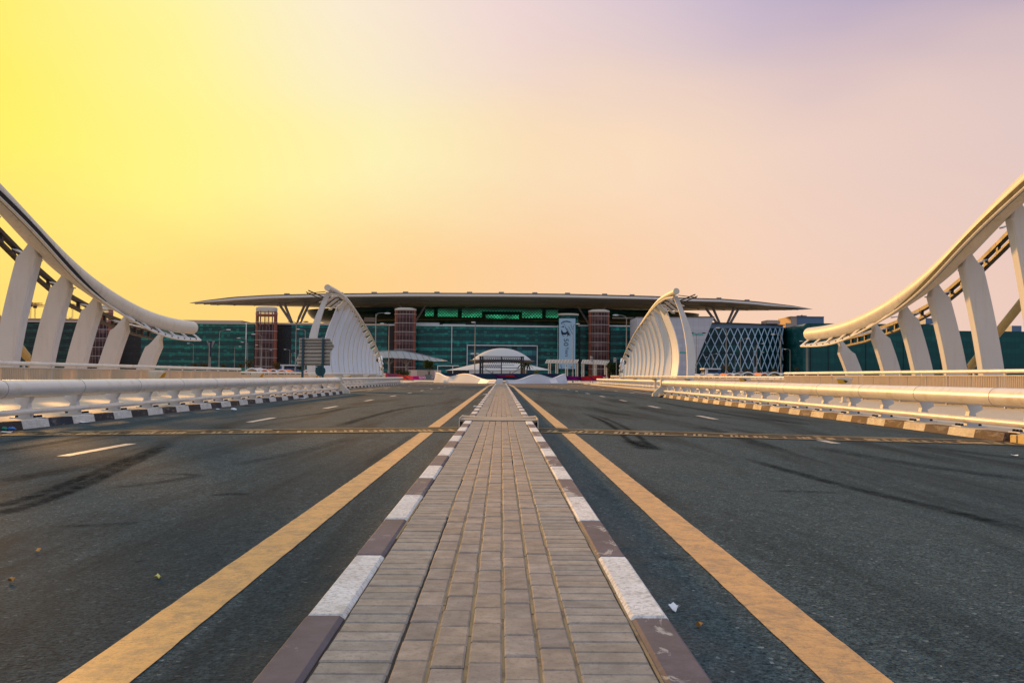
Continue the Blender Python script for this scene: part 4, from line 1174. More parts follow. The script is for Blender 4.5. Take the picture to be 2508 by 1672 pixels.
# wave shaped barrier walls in a V that opens away from the road
def wave(s, x0, y0, x1, y1, label, tops, band):
    t = thing('wave_wall', label, 'barrier', ((x0+x1)/2, (y0+y1)/2, -.3), 'wave topped walls closing the end of the road')
    n = 40; L = math.hypot(x1-x0, y1-y0); nx, ny = (y1-y0)/L*s, -(x1-x0)/L*s     # towards the viewer's road side
    def at(u, z, o): return (x0+(x1-x0)*u+nx*o, y0+(y1-y0)*u+ny*o, z)
    def hgt(u):
        for (a, b), (c_, d) in zip(tops, tops[1:]):
            if u <= c_:
                k = (u-a)/(c_-a); k = (1-math.cos(k*math.pi))/2 if (c_-a) > .12 else k
                return b+(d-b)*k
        return tops[-1][1]
    us = [i/n for i in range(n+1)]
    foot = lambda u: .38 if .02 < u < .98 else .38
    m = MB()
    rowsF = [[at(u, -.3, .40), at(u, -.12, .40), at(u, hgt(u)*.5, .20), at(u, hgt(u), .08)] for u in us]
    rowsB = [[at(u, hgt(u), -.08), at(u, -.3, -.35)] for u in us]
    m.loft(rowsF if s > 0 else rowsF[::-1]); m.loft(rowsB if s > 0 else rowsB[::-1])
    m.quad(*(rowsF[0]+rowsB[0])); m.quad(*(rowsF[-1]+rowsB[-1])); m.build('panel', 'wave', t, 25)
    m = MB(); top_ = [[at(u, hgt(u)-.01, .11), at(u, hgt(u)+.05, .10), at(u, hgt(u)+.05, -.10), at(u, hgt(u)-.01, -.11)] for u in us]
    m.loft(top_, True, True, True); m.build('coping', 'white_box', t, 30)
    m = MB(); us2 = [band[0]+(band[1]-band[0])*i/4 for i in range(5)]
    m.loft([[at(u+.0, -.05, .405), at(u-.004, hgt(u)*.5, .206), at(u-.01, hgt(u)-.02, .088)] for u in us2]); m.build('pale_band', 'white_box', t)
    return t
H = 1.1
wave(-1, -.50, 113, -9.7, 143, 'peach lit wave topped wall at the end of the median', [(0, .42), (.12, .40), (.46, 1.12), (.76, .70), (1.0, 1.30)], (.10, .22))
wave(1, .62, 113, 9.5, 143, 'blue shaded wave topped wall at the end of the median', [(0, .42), (.12, .40), (.46, 1.12), (.74, .66), (1.0, 1.26)], (.66, .80))
m = MB(); m.chamf(-.50, 111.6, -.1, .16, 112.3, .56, .03); tag(m.build('end_pillar', 'white_box'), 'small square white pillar at the end of the median between the wave walls', 'pillar')
# ================================================================== printed hoardings
def hoard(px0, ya0, px1, ya1, yb0, yb1, D0, D1, cols, label, n=24):
    a0, a1 = P(px0, ya0, D0), P(px1, ya1, D1); b0, b1 = P(px0, yb0, D0), P(px1, yb1, D1)
    b0.z = b1.z = min(b0.z, b1.z); b0.x, b0.y, b1.x, b1.y = a0.x, a0.y, a1.x, a1.y
    t = thing('hoarding', label, 'hoarding', ((a0.x+a1.x)/2, (a0.y+a1.y)/2, b0.z))
    m = MB()
    for i in range(n):
        u0, u1 = i/n, (i+1)/n; k = u0*(len(cols)-1); j = min(int(k), len(cols)-2); f = k-j
        m.cur = tuple(cols[j][q]*(1-f)+cols[j+1][q]*f for q in range(3))
        p, q, r_, s_ = b0.lerp(b1, u0), b0.lerp(b1, u1), a0.lerp(a1, u1), a0.lerp(a1, u0)
        o = Vector((0, .12, 0)); m.hexa([p, q, q+o, p+o, s_, r_, r_+o, s_+o])
    m.build('printed_sheet', 'hoarding', t)
    m = MB(); m.beam(b0+Vector((0, -.15, .04)), b1+Vector((0, -.15, .04)), .3, .10); m.build('base_kerb', 'concrete', t)
    return t, a0, a1, b0, b1
pink, red, purp, orange, crim = (.55, .02, .20), (.45, .012, .02), (.10, .012, .09), (.65, .10, .02), (.36, .008, .022)
hoard(925, 910.6, 1012, 920.8, 930, 931, 172, 152, [crim, crim, purp, purp, crim, (.5, .05, .02), pink], 'purple to orange printed hoarding with a sloping top, behind the slimmer white tube barrier')
t, a0, a1, b0, b1 = hoard(1012, 920.6, 1100, 920.6, 930.2, 931.5, 152, 150, [pink, pink, pink, purp, crim, crim, crim], 'magenta to crimson printed hoarding with white words, behind the planter')
dv = (a1-a0).normalized()
def htext(s, px, py, wpx, t, a0, a1):
    u = (px-a0_px)/(a1_px-a0_px)
    p = P(px, py, a0.y+(a1.y-a0.y)*u-.08)
    text_mesh('lettering', s, .42, p, tuple((a1-a0).normalized() if a1.x > a0.x else (a0-a1).normalized()), (0, 0, 1), 'white_box', t, bold=.012, width=wpx*(a0.y)/F, squash=1.35)
a0_px, a1_px = 1012, 1100
htext("THE WORLD'S MOST SPEC", 1025.5, 927.6, 51, t, a0, a1)
t, a0, a1, b0, b1 = hoard(1376, 920.2, 1424, 922, 931.8, 932.6, 150, 152, [purp, (.20, .01, .13), (.20, .01, .13), (.04, .01, .05)], 'dark magenta printed hoarding beside the blue shaded wave wall')
t, a0, a1, b0, b1 = hoard(1424, 922.5, 1484, 917.5, 932.6, 933.2, 150, 165, [(.30, .008, .03), red, red, red, crim, (.08, .005, .02)], 'red printed hoarding with white words rising towards the slimmer cream barrier')
a0_px, a1_px = 1424, 1484
htext("THE WORLD", 1434.5, 931.2, 24, t, a0, a1)
t, a0, a1, b0, b1 = hoard(1086, 914.5, 1376, 914.5, 930, 931, 158, 158, [(.02, .045, .08)]*4, 'long navy hoarding behind the wave walls')
m = MB()
for x0_, x1_, c_ in ((1215, 1238, (.25, .01, .10)), (1238, 1262, (.5, .02, .02))):
    m.cur = c_; m.pxbox(x0_, 918.5, x1_, 922, 157.8, .1)
m.build('printed_patch', 'hoarding', t)

# ================================================================== trees, shrubs and planters
def leaves(m, c, rx, ry, rz, n, size, bias=.0, seed=0):
    rr = random.Random(seed)
    lumps = [(rr.uniform(-.55, .55), rr.uniform(-.55, .55), rr.uniform(-.5, .6), rr.uniform(.35, .6)) for _ in range(9)]
    for i in range(n):
        lx, ly, lz, lr = rr.choice(lumps)
        while True:
            u = Vector((rr.uniform(-1, 1), rr.uniform(-1, 1), rr.uniform(-1, 1)))
            if u.length < 1: break
        p = Vector((c[0]+rx*(lx+u.x*lr), c[1]+ry*(ly+u.y*lr), c[2]+rz*(lz+u.z*lr)))
        d = Vector((rr.gauss(0, 1), rr.gauss(0, 1), rr.gauss(0, 1))).normalized(); e_ = d.orthogonal().normalized()
        s_ = size*rr.uniform(.6, 1.3); f_ = d.cross(e_)
        m.ct = rr.random()
        m.quad(p-e_*s_*.5, p+f_*s_*.3, p+e_*s_*.5, p-f_*s_*.3)
def tree(name, label, px0, y0, px1, y1, ybase, D, mat, n=260, group=None, trunks=1, cat='tree', base_z=None):
    c = P((px0+px1)/2, (y0+y1)/2, D); rx = (px1-px0)/2*D/F; rz = (y1-y0)/2*D/F
    zb = base_z if base_z is not None else min(GZ, P((px0+px1)/2, ybase, D).z)
    t = thing(name, label, cat, (c.x, D, zb), group)
    m = MB(); leaves(m, c, rx, rx*.9, rz, n, max(.12, rx*.20), seed=int(px0)); m.build('crown', mat, t)
    m = MB()
    for k in range(trunks):
        dx = (k-(trunks-1)/2)*.3*rx
        m.tube([(c.x+dx*.5, D, zb), (c.x+dx, D, (zb+c.z)/2), (c.x+dx*2.2+.1*rx, D, c.z+.3*rz)], [max(.07, .07*rx), max(.055, .055*rx), .03*rx+.02], 7)
    for k in range(4):
        th = 1.3*k; m.tube([(c.x, D, c.z-rz*.5), (c.x+.5*rx*math.cos(th), D+.5*rx*math.sin(th), c.z+.25*rz)], [.035*rx+.02, .015], 5)
    m.build('trunk', 'bark', t, 40)
    return t
pt = P(1049.5, 929.3, 140)
t = thing('planter', 'tapered grey planter pot standing before the magenta hoarding', 'planter', (pt.x, 140, pt.z))
zt = P(1049.5, 917, 140).z; w_ = 8.5*140/F
m = MB(); k = .62
m.hexa([(pt.x-w_*k, 140-w_*k, pt.z), (pt.x+w_*k, 140-w_*k, pt.z), (pt.x+w_*k, 140+w_*k, pt.z), (pt.x-w_*k, 140+w_*k, pt.z), (pt.x-w_, 140-w_, zt), (pt.x+w_, 140-w_, zt), (pt.x+w_, 140+w_, zt), (pt.x-w_, 140+w_, zt)]); m.build('pot', 'pot', t)
m = MB(); m.box(pt.x-w_*1.05, 140-w_*1.05, zt-.06, pt.x+w_*1.05, 140+w_*1.05, zt+.03); m.build('rim', 'pot', t)
tree('potted_tree', 'round green clipped tree growing in the grey planter', 1034, 881, 1068, 906, 917, 140, 'leaf_green', 1100, base_z=zt-.05, trunks=2)
def palm(label, px, ytop, ybase, D, wpx):
    c = P(px, ytop+10, D); zb = GZ; R = wpx/2*D/F
    t = thing('palm_tree', label, 'palm tree', (c.x, D, zb))
    m = MB()
    for k in range(3): m.tube([(c.x+(k-1)*.12, D, zb), (c.x+(k-1)*.3, D, (zb+c.z)/2), (c.x+(k-1)*.65, D+.2*k, c.z)], .12, 7)
    m.build('trunk', 'bark', t, 40)
    m = MB(); rr = random.Random(5)
    for k in range(46):
        a_ = rr.uniform(0, 2*math.pi); e_ = rr.uniform(-.5, 1.2); o = Vector((c.x+rr.choice((-.65, -.2, .2, .65)), D, c.z))
        prev = None; m.ct = rr.random()
        for i in range(6):
            u = i/5; rad = R*.9*u; p = o+Vector((rad*math.cos(a_)*math.cos(e_*.6), rad*math.sin(a_)*math.cos(e_*.6), R*(math.sin(e_)*u-.6*u*u)))
            if prev is not None:
                s_ = Vector((-math.sin(a_), math.cos(a_), .3))*(.16*(1-u)+.05)*R*.55
                m.quad(prev-s_, p-s_*.7, p+s_*.7, prev+s_)
            prev = p
    m.build('crown', 'leaf_dark', t)
palm('dark shaggy palm beside the black truss gate', 1285, 882, 914, 180, 34)
tree('shrub', 'small lime green shrub beside the shaggy palm', 1308, 905, 1321, 915, 916, 170, 'leaf_lime', 380, cat='shrub')
tree('dense_tree', 'big dark bushy tree beside the landing of the golden edged fin', 1485, 886, 1526, 921, 928, 172, 'leaf_dark', 2200, trunks=3)
tree('shrub', 'small green shrub on top of the red hoarding', 1440, 918.5, 1451, 923, 927, 175, 'leaf_lime', 260, cat='shrub')
G1 = 'trees in front of the long glass wing'
for (a_, b_, c_, d_, lab) in ((466, 889, 486, 899, 'low dark bush under the tail of the grey arch'), (489, 887, 510, 899, 'low brown green bush beside the funnel topped post'), (537, 892, 556, 900, 'lowest bush of the row, before the teal glass of the long wing'), (580, 889, 598, 902, 'small dark bush beside the bigger tree by the red tower'), (597, 880, 624, 903, 'bushy dark tree beside the white mast and the open topped red tower'), (662, 885, 690, 907, 'bushy dark tree between the open topped red tower and the white kiosk')):
    tree('bush', lab, a_, b_, c_, d_, 915, 200, 'leaf_brown', 420, G1, cat='bush')
tree('bush', 'dark green bush behind the outer post of the road sign', 724, 893, 750, 908, 915, 200, 'leaf_dark', 420, cat='bush')
tree('bush', 'dark plants beside the grey fin base behind the sign back', 752, 896, 775, 908, 915, 200, 'leaf_dark', 300, cat='bush')
G2 = 'trees in front of the lattice building'
for (a_, b_, c_, d_, lab, k_) in ((1715, 902, 1728, 914, 'small brown bush beside the white kiosk by the lattice building', 'leaf_brown'), (1764, 890, 1790, 912, 'largest brown green tree before the lattice building, beside the white kiosk', 'leaf_brown'), (1823, 901, 1843, 912, 'second brown green tree before the lattice building', 'leaf_brown'), (1855, 903, 1868, 913, 'thin small tree between two lamp posts before the lattice building', 'leaf_dark'), (1888, 902, 1905, 911, 'brown green tree at the rounded end of the lattice building', 'leaf_brown'), (1943, 899, 1958, 909, 'faint small tree before the dark green glass block', 'leaf_brown')):
    tree('bush', lab, a_, b_, c_, d_, 918, 215, k_, 420, G2, cat='tree')
tree('bush', 'dark rooftop plants on the long wing roof, between two ribs of the grey arch', 40, 770, 58, 781, 783, 610, 'leaf_dark', 160, cat='plant', base_z=P(49, 782, 610).z)
m = MB()
t = thing('hedge', 'low dark clipped hedge behind the grey fin landing', 'hedge', (P(985, 910, 190).x, 190, GZ))
c = P(992, 913, 190); leaves(m, c, 2.2, 1.0, .8, 500, .25, seed=9); m.build('foliage', 'leaf_dark', t)

# ================================================================== street lamps
LG = 'tall street lamps beyond the bridge'
def lamp(px, ytop, hx, hy, label, both=False, kind='lamp', mid=None):
    hzy = VPY+ROLL*(px-VPX); H_ = 10.0
    D = min(540, (H_-CAM.z)*F/max(12, hzy-ytop))
    a_ = P(px, ytop, D); b_ = P(hx, hy, D)
    t = thing('street_lamp', label, 'street lamp', (a_.x, D, GZ), LG)
    k = D/200
    m = MB(); m.tube([(a_.x, D, GZ), (a_.x, D, GZ+2.2), (a_.x, D, GZ+2.25), (a_.x, D, a_.z)], [.15, .14, .095, .06], 8); m.build('pole', 'pole', t, 40)
    m = MB(); dx = b_.x-a_.x
    ends = [dx]+([-dx*.6] if both else [])
    for e_ in ends:
        m.tube([(a_.x, D, a_.z-.5), (a_.x+e_*.10, D, a_.z+.05), (a_.x+e_*.4, D, (a_.z*.5+b_.z*.5)+.12), (a_.x+e_*.8, D, b_.z+.06)], [.06, .055, .045, .04], 6)
    m.build('arm', 'pole', t, 40)
    for e_ in ends:
        m = MB(); w_ = max(.40, abs(dx)*.26); m.ball((a_.x+e_*.9, D, b_.z+.02), w_, .18, .12, 10, 6); m.build('lamp_head', 'kiosk' if not both else 'dark_steel', t, 60)
    if mid:
        m = MB(); q = P(px, mid, D); m.ball((q.x-.45, D, q.z), .38, .18, .14, 8, 5); m.ball((q.x+.45, D, q.z), .3, .16, .12, 8, 5); m.build('side_lamp', 'kiosk', t, 60)
    return t
for a_ in [
 (538, 811, 562, 807.5, 'street lamp with its arm towards the golden arch, before the teal glass wing'),
 (575, 850, 589, 848.5, 'short street lamp with its arm towards the golden arch, beside the white mast'),
 (602, 830.5, 583, 828, 'street lamp with its arm towards the grey arch, against the tall white mast'),
 (607, 840, 592, 838, 'street lamp with a short arm, close to the white mast'),
 (640, 821, 619, 818.5, 'street lamp with a long arm before the open topped red tower'),
 (641, 847, 627, 845, 'street lamp with a short arm in the middle of the open topped red tower'),
 (653.5, 858.6, 665, 857.6, 'shortest street lamp before the open topped red tower, arm towards the golden arch'),
 (748, 809, 728, 806, 'street lamp with its arm towards the grey arch above the road sign'),
 (710, 857, 697, 855.5, 'short street lamp with its arm towards the grey arch near the road sign'),
 (713.5, 865, 723, 864.5, 'shortest street lamp near the road sign, arm towards the golden arch'),
 (474, 843, 460, 841, 'street lamp under the tail of the grey arch'),
 (921, 769, 952, 767.5, 'tall street lamp with its arm towards the golden arch, rising behind the grey fin'),
 (953, 796, 934, 792.5, 'street lamp with its arm towards the grey arch, beside the capped red tower'),
 (1534.7, 776, 1505, 772, 'tall street lamp with its arm towards the grey arch, behind the golden edged fin'),
 (1691, 872.5, 1702, 871.5, 'short street lamp before the pale tiled block'),
 (1754+24.6, 806, 1756, 803, 'tallest street lamp before the lattice building, arm towards the grey arch'),
 (1813.5, 833, 1834, 829.5, 'street lamp with its arm towards the golden arch beside the tallest one before the lattice'),
 (1800.7, 869, 1789, 868, 'street lamp with its arm towards the grey arch in the middle of the lattice building'),
 (1846, 853, 1860, 851.5, 'shorter of two close street lamps before the lattice building'),
 (1853.5, 844, 1871, 841.5, 'taller of two close street lamps before the lattice building, arm towards the golden arch'),
 (1912.5, 820, 1891, 819, 'street lamp at the right end of the lattice building, arm towards the grey arch'),
 (1935, 856.5, 1921, 855, 'short street lamp before the dark green glass block, arm towards the grey arch'),
 (1978.5, 838, 1960, 835.5, 'street lamp with its arm towards the grey arch before the dark teal building'),
 (1744.6, 867.5, 1756, 866, 'short lamp, arm towards the golden arch, at the slanting end of the lattice'),
 (1737.8, 875, 1729, 874.5, 'shortest lamp, arm towards the grey arch, at the slanting end of the lattice'),
 (1862, 863.5, 1870, 863, 'faint short street lamp behind the two close ones'),
]: lamp(*a_)
lamp(725.7, 790, 752, 788, 'tall street lamp with two dark heads near the road sign', True)
lamp(1705.5, 817.5, 1726, 815.6, 'tall street lamp with two dark heads before the pale tiled block', True)
lamp(1164, 793, 1159, 789.5, 'tall street lamp before the glass entrance, beside the domed pavilion', mid=866)
lamp(1404, 797, 1416, 793.5, 'tall street lamp standing in front of the portrait banner')
def pole(name, label, cat, px, ytop, D, r, mat='pole'):
    a_ = P(px, ytop, D); t = thing(name, label, cat, (a_.x, D, GZ))
    m = MB(); m.tube([(a_.x, D, GZ), (a_.x, D, a_.z)], [r, r*.7], 8); m.build('shaft', mat, t, 40); return t, a_, D
t, a_, D = pole('mast', 'tall plain white mast beside the open topped red tower', 'mast', 603.3, 792, 400, .22, 'frame_white')
m = MB(); m.ball((a_.x, D, a_.z), .3, .3, .25, 8, 5); m.build('finial', 'frame_white', t, 60)
t, a_, D = pole('funnel_post', 'dark post with a funnel shaped head, near the grey arch tail', 'post', 514.5, 838, 190, .26, 'pole')
m = MB(); m.prism([P(505.5, 834, D), P(524.5, 834, D), P(517.5, 850, D), P(511.5, 850, D)], (0, .6, 0)); m.build('head', 'pole', t)
m = MB(); m.pxbox(510, 835, 519, 838, D-.1, .3); m.pxbox(514.3, 838, 517, 873, D-.25, .2); m.build('speaker', 'ink', t)
t, a_, D = pole('slim_pole', 'pair partner slim pole next to the lamp before the dark teal building', 'pole', 1975, 845, 235, .12)
m = MB(); m.ball((a_.x, D, a_.z), .14, .14, .1, 8, 4); m.build('finial', 'pole', t)
# traffic signals seen from behind
for px, py, lab in ((1448.5, 877.5, 'traffic signal seen from behind, before the capped red tower beside the banner'), (1506, 881, 'traffic signal seen from behind beside the golden edged fin')):
    D = 160; a_ = P(px, py, D); t = thing('traffic_signal', lab, 'traffic light', (a_.x, D, GZ), 'traffic signals beyond the bridge')
    m = MB(); m.tube([(a_.x+.25, D, GZ), (a_.x+.25, D, a_.z+.3)], .06, 8); m.build('pole', 'pole', t, 40)
    m = MB(); m.box(a_.x-.16, D-.1, a_.z-.42, a_.x+.16, D+.1, a_.z+.42); m.build('housing', 'black_steel', t)
    m = MB()
    for k in (-.27, 0, .27): m.box(a_.x-.22, D-.16, a_.z+k-.05, a_.x+.16, D-.1, a_.z+k+.05)
    m.each('hood', 'white_box', t)

# ================================================================== road sign seen from behind
D = 63
t = thing('road_sign', 'large direction sign seen from behind, ribbed back plate with pointed ends on two dark posts', 'road sign', (P(778, 915, D).x, D, -.07))
pl = [(733, 828), (807.5, 828), (819.5, 848), (808.5, 863), (808.5, 895), (730, 895), (725, 882), (732.5, 866)]
m = MB(); m.prism([P(x, y, D) for x, y in pl], (0, .05, 0)); pn = m.build('panel', 'sign_back', t)
m = MB()
for y in (831.5, 839, 846, 854, 863.5, 872.5, 882, 890.5):
    xl = interp([(828, 733), (863, 732.8), (866, 732), (882, 726), (895, 730)], y)+.6; xr = interp([(828, 807), (848, 818.6), (863, 808.4), (895, 808.4)], y)-.6
    p_, q_ = P(xl, y, D-.03), P(xr, y, D-.03); m.beam(p_, q_, .05, .035)
    p_, q_ = P(xl, y+3, D-.012), P(xr, y+3, D-.012); m.beam(p_, q_, .02, .02)
m.build('rail', 'dark_steel', pn)
for px in (742.3, 791.5):
    a_ = P(px, 829, D-.14); m = MB(); m.box(a_.x-.065, D-.2, -.07, a_.x+.065, D-.06, a_.z); m.build('post', 'sign_post', t)
D = 62
c = P(784.5, 908, D); t = thing('round_sign', 'round sign seen from behind, under the large sign back', 'road sign', (c.x, D, -.07))
m = MB(); rr_ = 12.6*D/F
disc = [(c.x+rr_*math.cos(2*math.pi*k/28), D, c.z+rr_*math.sin(2*math.pi*k/28)) for k in range(28)]
m.prism(disc, (0, .03, 0)); m.build('disc', 'green_sign', t)
m = MB(); m.box(c.x-.03, D-.07, -.07, c.x+.03, D-.01, c.z+rr_*.9); m.build('post', 'sign_post', t)

# ================================================================== small pavilions, canopies, parasols, cranes
D = 260
t = thing('leaf_canopy', 'long silver leaf shaped canopy on branching columns, beside the grey fin', 'canopy', (P(990, 905, D).x, D, GZ))
up_ = [(905, 862), (938, 858.5), (985, 858.6), (1020, 865), (1060, 874.5), (1096, 883.4)]; lo_ = [(905, 882), (938, 876), (985, 876.5), (1020, 881), (1060, 885), (1096, 884)]
xs_ = [905+191*i/24 for i in range(25)]
m = MB(); m.loft([[P(x, interp(up_, x), D+10) for x in xs_], [P(x, (interp(up_, x)*.45+interp(lo_, x)*.55), D+4) for x in xs_], [P(x, interp(lo_, x), D) for x in xs_]]); sh = m.build('shell', 'canopy_mesh', t, 40)
m = MB()
for i in range(0, 24, 2): m.beam(P(xs_[i], interp(up_, xs_[i])-.4, D+9.9), P(xs_[i+1], interp(lo_, xs_[i+1])-.4, D-.05), .14, .14)
for i in range(24): m.beam(P(xs_[i], interp(up_, xs_[i])-.6, D+9.8), P(xs_[i+1], interp(up_, xs_[i+1])-.6, D+9.8), .2, .2)
m.build('space_frame', 'pole', sh)
for px in (953, 996):
    m = MB(); b_ = P(px, 912, D+3); b_.z = GZ
    mid_ = P(px, 893, D+3); m.tube([b_, mid_], .28, 8)
    for tx in (-17, -8, 1, 9, 17): m.tube([mid_, P(px+tx, 879, D+3+abs(tx)*.1)], [.16, .08], 6)
    m.build('branch_column', 'pole', t, 40)
def pergola(label, x0, x1, yt0, yt1, ylow, legs):
    D = 205
    t = thing('pergola', label, 'pergola', (P((x0+x1)/2, 920, D).x, D, GZ), 'slatted steel pergolas before the banner')
    m = MB(); n = 10
    for i in range(n+1):
        px = x0+(x1-x0)*i/n; m.beam(P(px, yt0+(yt1-yt0)*i/n, D+5), P(px-4, yt0+(yt1-yt0)*i/n+ylow, D), .12, .10)
    for k in range(9):
        u = k/8; m.beam(P(x0-4*u, yt0+ylow*u, D+5*(1-u)), P(x1-4*u, yt1+ylow*u, D+5*(1-u)), .10, .12)
    m.build('roof_slats', 'pergola', t)
    for px in legs:
        m = MB(); a_ = P(px, yt0+ylow, D+1); m.beam((a_.x-.2, D+1, GZ), (a_.x-.2, D+1, a_.z), .2); m.beam((a_.x+.2, D+1.3, GZ), (a_.x+.2, D+1.3, a_.z), .2); m.build('leg', 'pergola', t)
pergola('slatted pale pergola in front of the portrait banner', 1340, 1417, 880.6, 880.6, 8, (1346, 1364, 1388, 1413))
pergola('slatted pale pergola before the capped red tower beside the banner', 1428, 1492, 880.6, 884, 9, (1428, 1458, 1484))
m = MB(); D = 203; t = thing('goal_frame', 'thin white goal shaped frame between the planter and the white tent', 'frame', (P(1090, 905, D).x, D, GZ))
m.beam(P(1072, 895.4, D), P(1124, 895.4, D), .12); m.build('crossbar', 'frame_white', t)
for px in (1072, 1109): 
    m = MB(); q = P(px, 895.4, D); m.beam((q.x, D, GZ), q, .11); m.build('upright', 'frame_white', t)
t = thing('low_wall', 'brick red low wall with dark railings behind the planter', 'wall', (P(1040, 910, 240).x, 240, GZ))
m = MB(); m.pxbox(1000, 906, 1080, 922, 240, .5); m.build('brickwork', 'beige', t)
m = MB()
for k in range(16): m.pxbox(1022+k*2.6, 902, 1022.7+k*2.6, 922, 238, .1)
m.pxbox(1020, 902, 1064, 902.8, 238, .1); m.build('railing', 'black_steel', t)
def kiosk(label, x0, y0, x1, y1, D):
    t = thing('kiosk', label, 'kiosk', (P((x0+x1)/2, y1, D).x, D+2, GZ), 'flat roofed kiosks beyond the bridge')
    m = MB(); m.pxbox(x0, y0, x1, y0+3.2, D-.3, 5); m.pxbox(x0+4, y0, x0+9, y1+6, D-.2, .8); m.build('portal', 'kiosk', t)
    m = MB(); m.pxbox(x0, y0+3.2, x1-1, y1+8, D+.6, 3); m.build('wall', 'blue_paint', t)
    m = MB(); m.pxbox(x0+10, y0+5, x1-8, y0+8, D+.4, .3); m.build('window', 'glass_black', t)
kiosk('flat roofed white kiosk with a blue wall before the lattice building', 1725, 901.5, 1766, 914, 225)
kiosk('flat roofed white kiosk with a blue wall near the road sign', 686, 892.5, 728, 906, 230)
t = thing('glass_hut', 'small white framed glass hut just under the road sign', 'hut', (P(764, 905, 220).x, 220, GZ))
m = MB(); m.pxbox(755, 897, 778, 899, 219.6, 3); m.pxbox(755, 899, 756.2, 920, 219.6, .3); m.pxbox(776.8, 899, 778, 920, 219.6, .3); m.build('frame', 'kiosk', t)
m = MB(); m.pxbox(756, 899, 777, 920, 220, 2); m.build('glazing', 'glass_core', t)
def arch_shade(x0, x1, ytop, ylow, D, mat, label, grp):
    t = thing('shade_canopy', label, 'shade canopy', (P((x0+x1)/2, ylow, D).x, D+2, GZ), grp)
    n = 12; r1_ = []; r2_ = []
    for i in range(n+1):
        u = i/n; y = ylow-(ylow-ytop)*math.sin(u*math.pi); r1_.append(P(x0+(x1-x0)*u, y, D)); r2_.append(P(x0+(x1-x0)*u, y, D)+Vector((0, 5, .1)))
    m = MB(); m.loft([r1_, r2_]); m.loft([[q+Vector((0, 0, -.05)) for q in r1_], [q+Vector((0, 0, -.05)) for q in r2_]][::-1]); m.build('fabric', mat, t, 50)
    m = MB(); m.tube([q+Vector((0, -.04, 0)) for q in r1_], .09, 6); m.build('edge_tube', 'frame_white', t, 50)
    for q in (r1_[1], r1_[-2]):
        m = MB(); m.beam((q.x, q.y+.3, GZ), (q.x, q.y+.3, q.z), .12); m.build('post', 'frame_white', t)
Gs = 'arched car park shades behind the tan railing'; Gt = 'arched car park shades behind the cream railing'
arch_shade(602, 632, 901.5, 908, 150, 'tent', 'dull cream arched shade, half hidden by the tan railing end', Gs)
arch_shade(637, 659, 904.5, 910, 150, 'orange_cloth', 'smaller orange arched shade touching the dark blue one', Gs)
arch_shade(659, 680, 905, 910, 152, 'blue_cloth', 'dark blue arched shade between the two orange ones', Gs)
arch_shade(676, 704, 905.5, 911, 150, 'orange_cloth', 'wider orange arched shade overlapping the dark blue one', Gs)
arch_shade(741, 766, 906.5, 911, 150, 'orange_cloth', 'faint red arched shade below the road sign', Gs)
for i, (x0_, x1_, yt_, mt, lab) in enumerate(((1712, 1728, 916.5, 'tent', 'smallest cream arched shade, under the bush by the kiosk'), (1745, 1765, 915.5, 'tent', 'low cream arched shade under the white kiosk'), (1778, 1796, 915, 'orange_cloth', 'low reddish arched shade beside the tallest lamp'), (1796, 1816, 914.5, 'tent', 'white arched shade touching the widest dark one'), (1814, 1850, 911.5, 'black_steel', 'widest dark arched shade with a white edge before the lattice building'), (1862, 1882, 913.5, 'orange_cloth', 'reddish arched shade between the two dark ones'), (1880, 1914, 911.5, 'black_steel', 'narrower dark arched shade at the end of the lattice building'), (1912, 1932, 914, 'tent', 'cream arched shade at the start of the sunlit railing'))):
    arch_shade(x0_, x1_, yt_, 919.5, 150, mt, lab, Gt)
# far tower cranes
def crane(label, px, yj, x0, x1, D):
    a_ = P(px, yj, D); t = thing('tower_crane', label, 'crane', (a_.x, D, GZ), 'far tower cranes over the long wing roof')
    m = MB(); w_ = .8; z = 20.0
    for sx in (-w_, w_): m.beam((a_.x+sx, D, GZ), (a_.x+sx, D, a_.z+6), .35)
    k = 1
    while z < a_.z: m.beam((a_.x-w_*k, D, z), (a_.x+w_*k, D, z+3), .22); z += 3; k = -k
    m.build('mast', 'crane', t)
    m = MB(); b_, c_ = P(x0, yj, D), P(x1, yj+.4, D)
    for dz_ in (0, 3.2): m.beam(b_+Vector((0, 0, dz_)), c_+Vector((0, 0, dz_)), .4)
    n = 18
    for i in range(n): m.beam(b_.lerp(c_, i/n), b_.lerp(c_, (i+.5)/n)+Vector((0, 0, 3.2)), .25); m.beam(b_.lerp(c_, (i+.5)/n)+Vector((0, 0, 3.2)), b_.lerp(c_, (i+1)/n), .25)
    m.build('jib', 'crane', t)
    m = MB(); m.box(a_.x-2, D-1.5, a_.z-2, a_.x+2, D+1.5, a_.z+4); m.build('cab', 'dark_steel', t)
crane('far orange tower crane with a tall mast between two ribs', 48, 748, 30, 96, 1300)
crane('far orange tower crane standing clear between the first two ribs', 75, 747, 52, 104, 1250)
crane('far orange tower crane with its mast hidden by the second rib', 86, 751, 60, 112, 1350)
crane('far orange tower crane between the second and third ribs', 162, 750, 146, 192, 1300)
crane('fainter far tower crane close to the third rib', 178, 752.5, 150, 200, 1400)
t = thing('roof_equipment', 'small plant boxes and a thin frame on the long wing roof', 'roof plant', (P(160, 782, 615).x, 615, P(160, 784, 615).z))
m = MB()
for px in (146, 159, 171): m.pxbox(px-2, 778.5, px+2, 782.5, 615, 1)
m.each('plant_box', 'dark_steel', t)
m = MB(); m.pxbox(154, 775.5, 175, 776.1, 616, .2); m.pxbox(154, 775.5, 154.6, 784, 616, .2); m.pxbox(174.4, 775.5, 175, 784, 616, .2); m.build('frame', 'frame_white', t)

